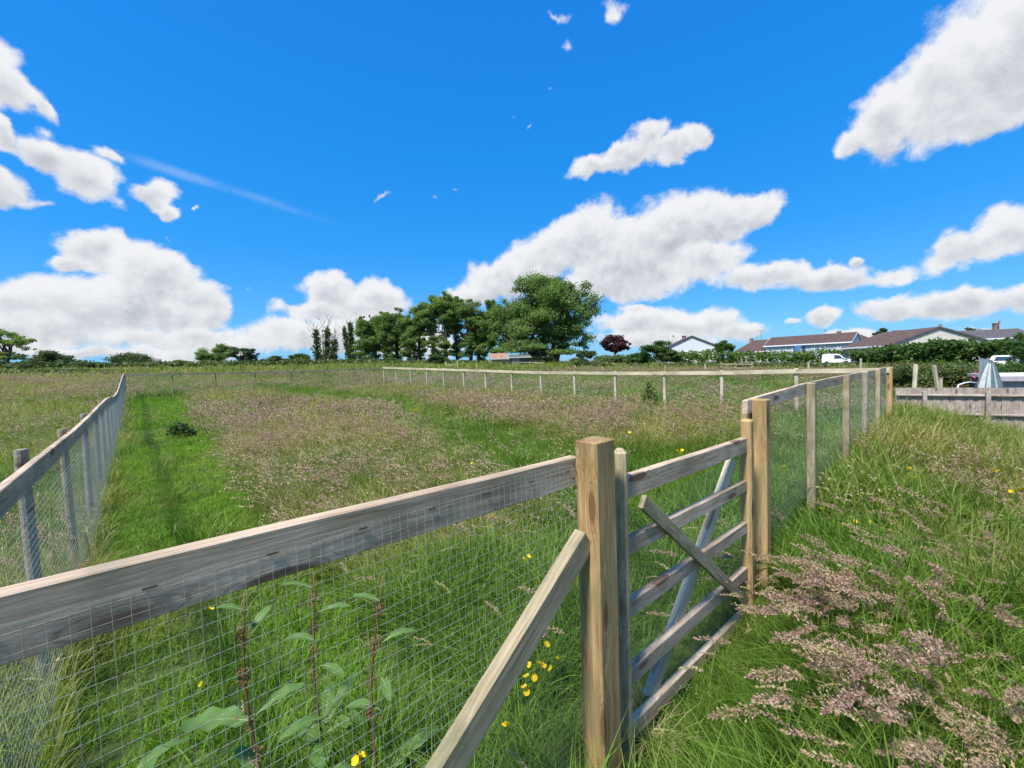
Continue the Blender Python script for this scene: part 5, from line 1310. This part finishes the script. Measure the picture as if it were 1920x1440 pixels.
dock('slender dock with narrow grey green leaves beneath the near rail', 568, 1.75, 1085, [(.92, 190, .12, .03, .4, .9), (.80, 10, .12, .035, .5, .8), (.66, 170, .14, .04, .5, .7), (.55, 330, .13, .04, .5, .7)] + ring(6, .1, .3, .22, .09, 53), 3)
dock('low dock with broad pale leaves in the bottom left corner', 55, 1.25, 1290, ring(9, .3, .75, .21, .085, 54), 4, False)
dock('leafy dock rosette at the bottom edge below the pale leaved dock', 360, 1.15, 1320, ring(9, .3, .8, .21, .095, 55), 5, False)
dock('small leafy dock rosette at the bottom edge nearest the strut', 560, 1.2, 1350, ring(7, .3, .8, .17, .07, 56), 6, False)
dock('half hidden dock rosette in the shade by the left corner of the near rail', 190, 1.45, 1290, ring(7, .3, .8, .19, .075, 57), 7, False)

def straw_tuft():
    c = onF(1222, 1350, .02); c.z = gz(c.x, c.y); r = random.Random(77); vs, fs, mi = [], [], []
    for i in range(150):
        yaw = r.uniform(0, 6.283); path = [c + q for q in stalk_path(r, r.uniform(.10, .26), r.uniform(.1, .7), r.uniform(.2, .9), yaw, 4, r.gauss(0, .025), r.gauss(0, .025))]
        strip(vs, fs, mi, path, [.003, .003, .0025, .002, .0006], Vector((-math.sin(yaw), math.cos(yaw), 0)))
    m = bpy.data.meshes.new('straw_tuft'); m.from_pydata([tuple(v) for v in vs], [], fs)
    R = root('straw_tuft', c, 'tuft of dry straw caught at the foot of the gate beside the golden post', 'grass tuft'); put('stalks', m, MATS['dead_straw'], R)
straw_tuft()
# ------------------------------------------------------------------ buttercups
def buttercup(px, py, d, label, group, k=1.0, seed=0, first=[None]):
    r = random.Random(seed); p = at(px, py, d); g = gz(p.x, p.y); R = root('buttercup', Vector((p.x, p.y, g)), label, 'flower', group)
    h = p.z - g; b = MB(); b.tube([(p.x + r.uniform(-.05, .05), p.y + r.uniform(-.03, .03), g - .02), (p.x + .01, p.y, g + h * .5), (p.x, p.y, p.z)], [.0018, .0016, .0012], 4); put('stem', b.me('stem'), MATS['dock_leaf'], R)
    me = bpy.data.meshes.get('buttercup_flower')
    if me is None:
        vs, fs = [], []
        for q in range(5):
            a = q * 2 * math.pi / 5; dr = Vector((math.cos(a), math.sin(a), 0)); sd = Vector((-dr.y, dr.x, 0)); n0 = len(vs)
            for u, w, z in ((.001, .002, 0), (.006, .0065, .002), (.011, .0068, .006), (.0135, .003, .009)):
                vs += [dr * u - sd * w + Vector((0, 0, z)), dr * u + sd * w + Vector((0, 0, z))]
            for i in range(3): fs.append((n0 + 2 * i, n0 + 2 * i + 1, n0 + 2 * i + 3, n0 + 2 * i + 2))
        me = bpy.data.meshes.new('buttercup_flower'); me.from_pydata([tuple(v) for v in vs], [], fs); me.materials.append(MATS['petal_yellow'])
    put('petals', me, None, R, Matrix.Translation(p) @ Euler((r.uniform(.2, .9), r.uniform(-.5, .5), r.uniform(0, 6))).to_matrix().to_4x4() @ Matrix.Scale(k, 4))
n_ = 0
for lab, grp, d, k, lst in [
    ('yellow buttercup in the cluster between the strut and the golden gatepost', 'buttercups between strut and gatepost', 1.62, 1.0, [(1047, 1237), (1018, 1250), (1011, 1245), (1033, 1256), (995, 1248), (988, 1270), (1003, 1272), (984, 1290), (988, 1299), (1024, 1210), (945, 1363), (949, 1358)]),
    ('yellow buttercup low at the bottom edge left of the strut', 'buttercups at the bottom edge', 1.28, 1.0, [(668, 1426), (676, 1418), (668, 1436)]),
    ('yellow buttercup behind the wire high up below the near rail', 'buttercups just below the near rail', 2.3, 1.1, [(990, 1044), (982, 1049), (645, 1136), (378, 1283), (395, 1143), (720, 990), (925, 970), (1010, 930)]),
    ('yellow buttercup among the pink plumes right of the gate', 'buttercups right of the gate', 3.6, 1.5, [(1592, 981), (1585, 985), (1602, 977), (1632, 980), (1540, 955), (1470, 876), (1706, 880), (1712, 895)]),
    ('yellow buttercup in the olive grass near the right edge', 'buttercups near the right edge', 4.4, 1.7, [(1910, 918), (1895, 922), (1860, 880), (1880, 945), (1872, 884)]),
    ('yellow buttercup dotted through the meadow behind the gate', 'buttercups through the meadow', 6.0, 2.0, [(885, 870), (905, 885), (1270, 846), (1280, 845), (1055, 860), (880, 900), (1180, 812), (780, 770), (370, 975), (382, 970), (1300, 880), (960, 905), (1275, 852), (1052, 842)])]:
    lst = sorted(lst); m_ = len(lst)
    for i_, (px, py) in enumerate(lst):
        buttercup(px, py, d, lab.replace('yellow buttercup', 'yellow buttercup, ' + ordinal(i_, m_) + ','), grp, k, n_); n_ += 1
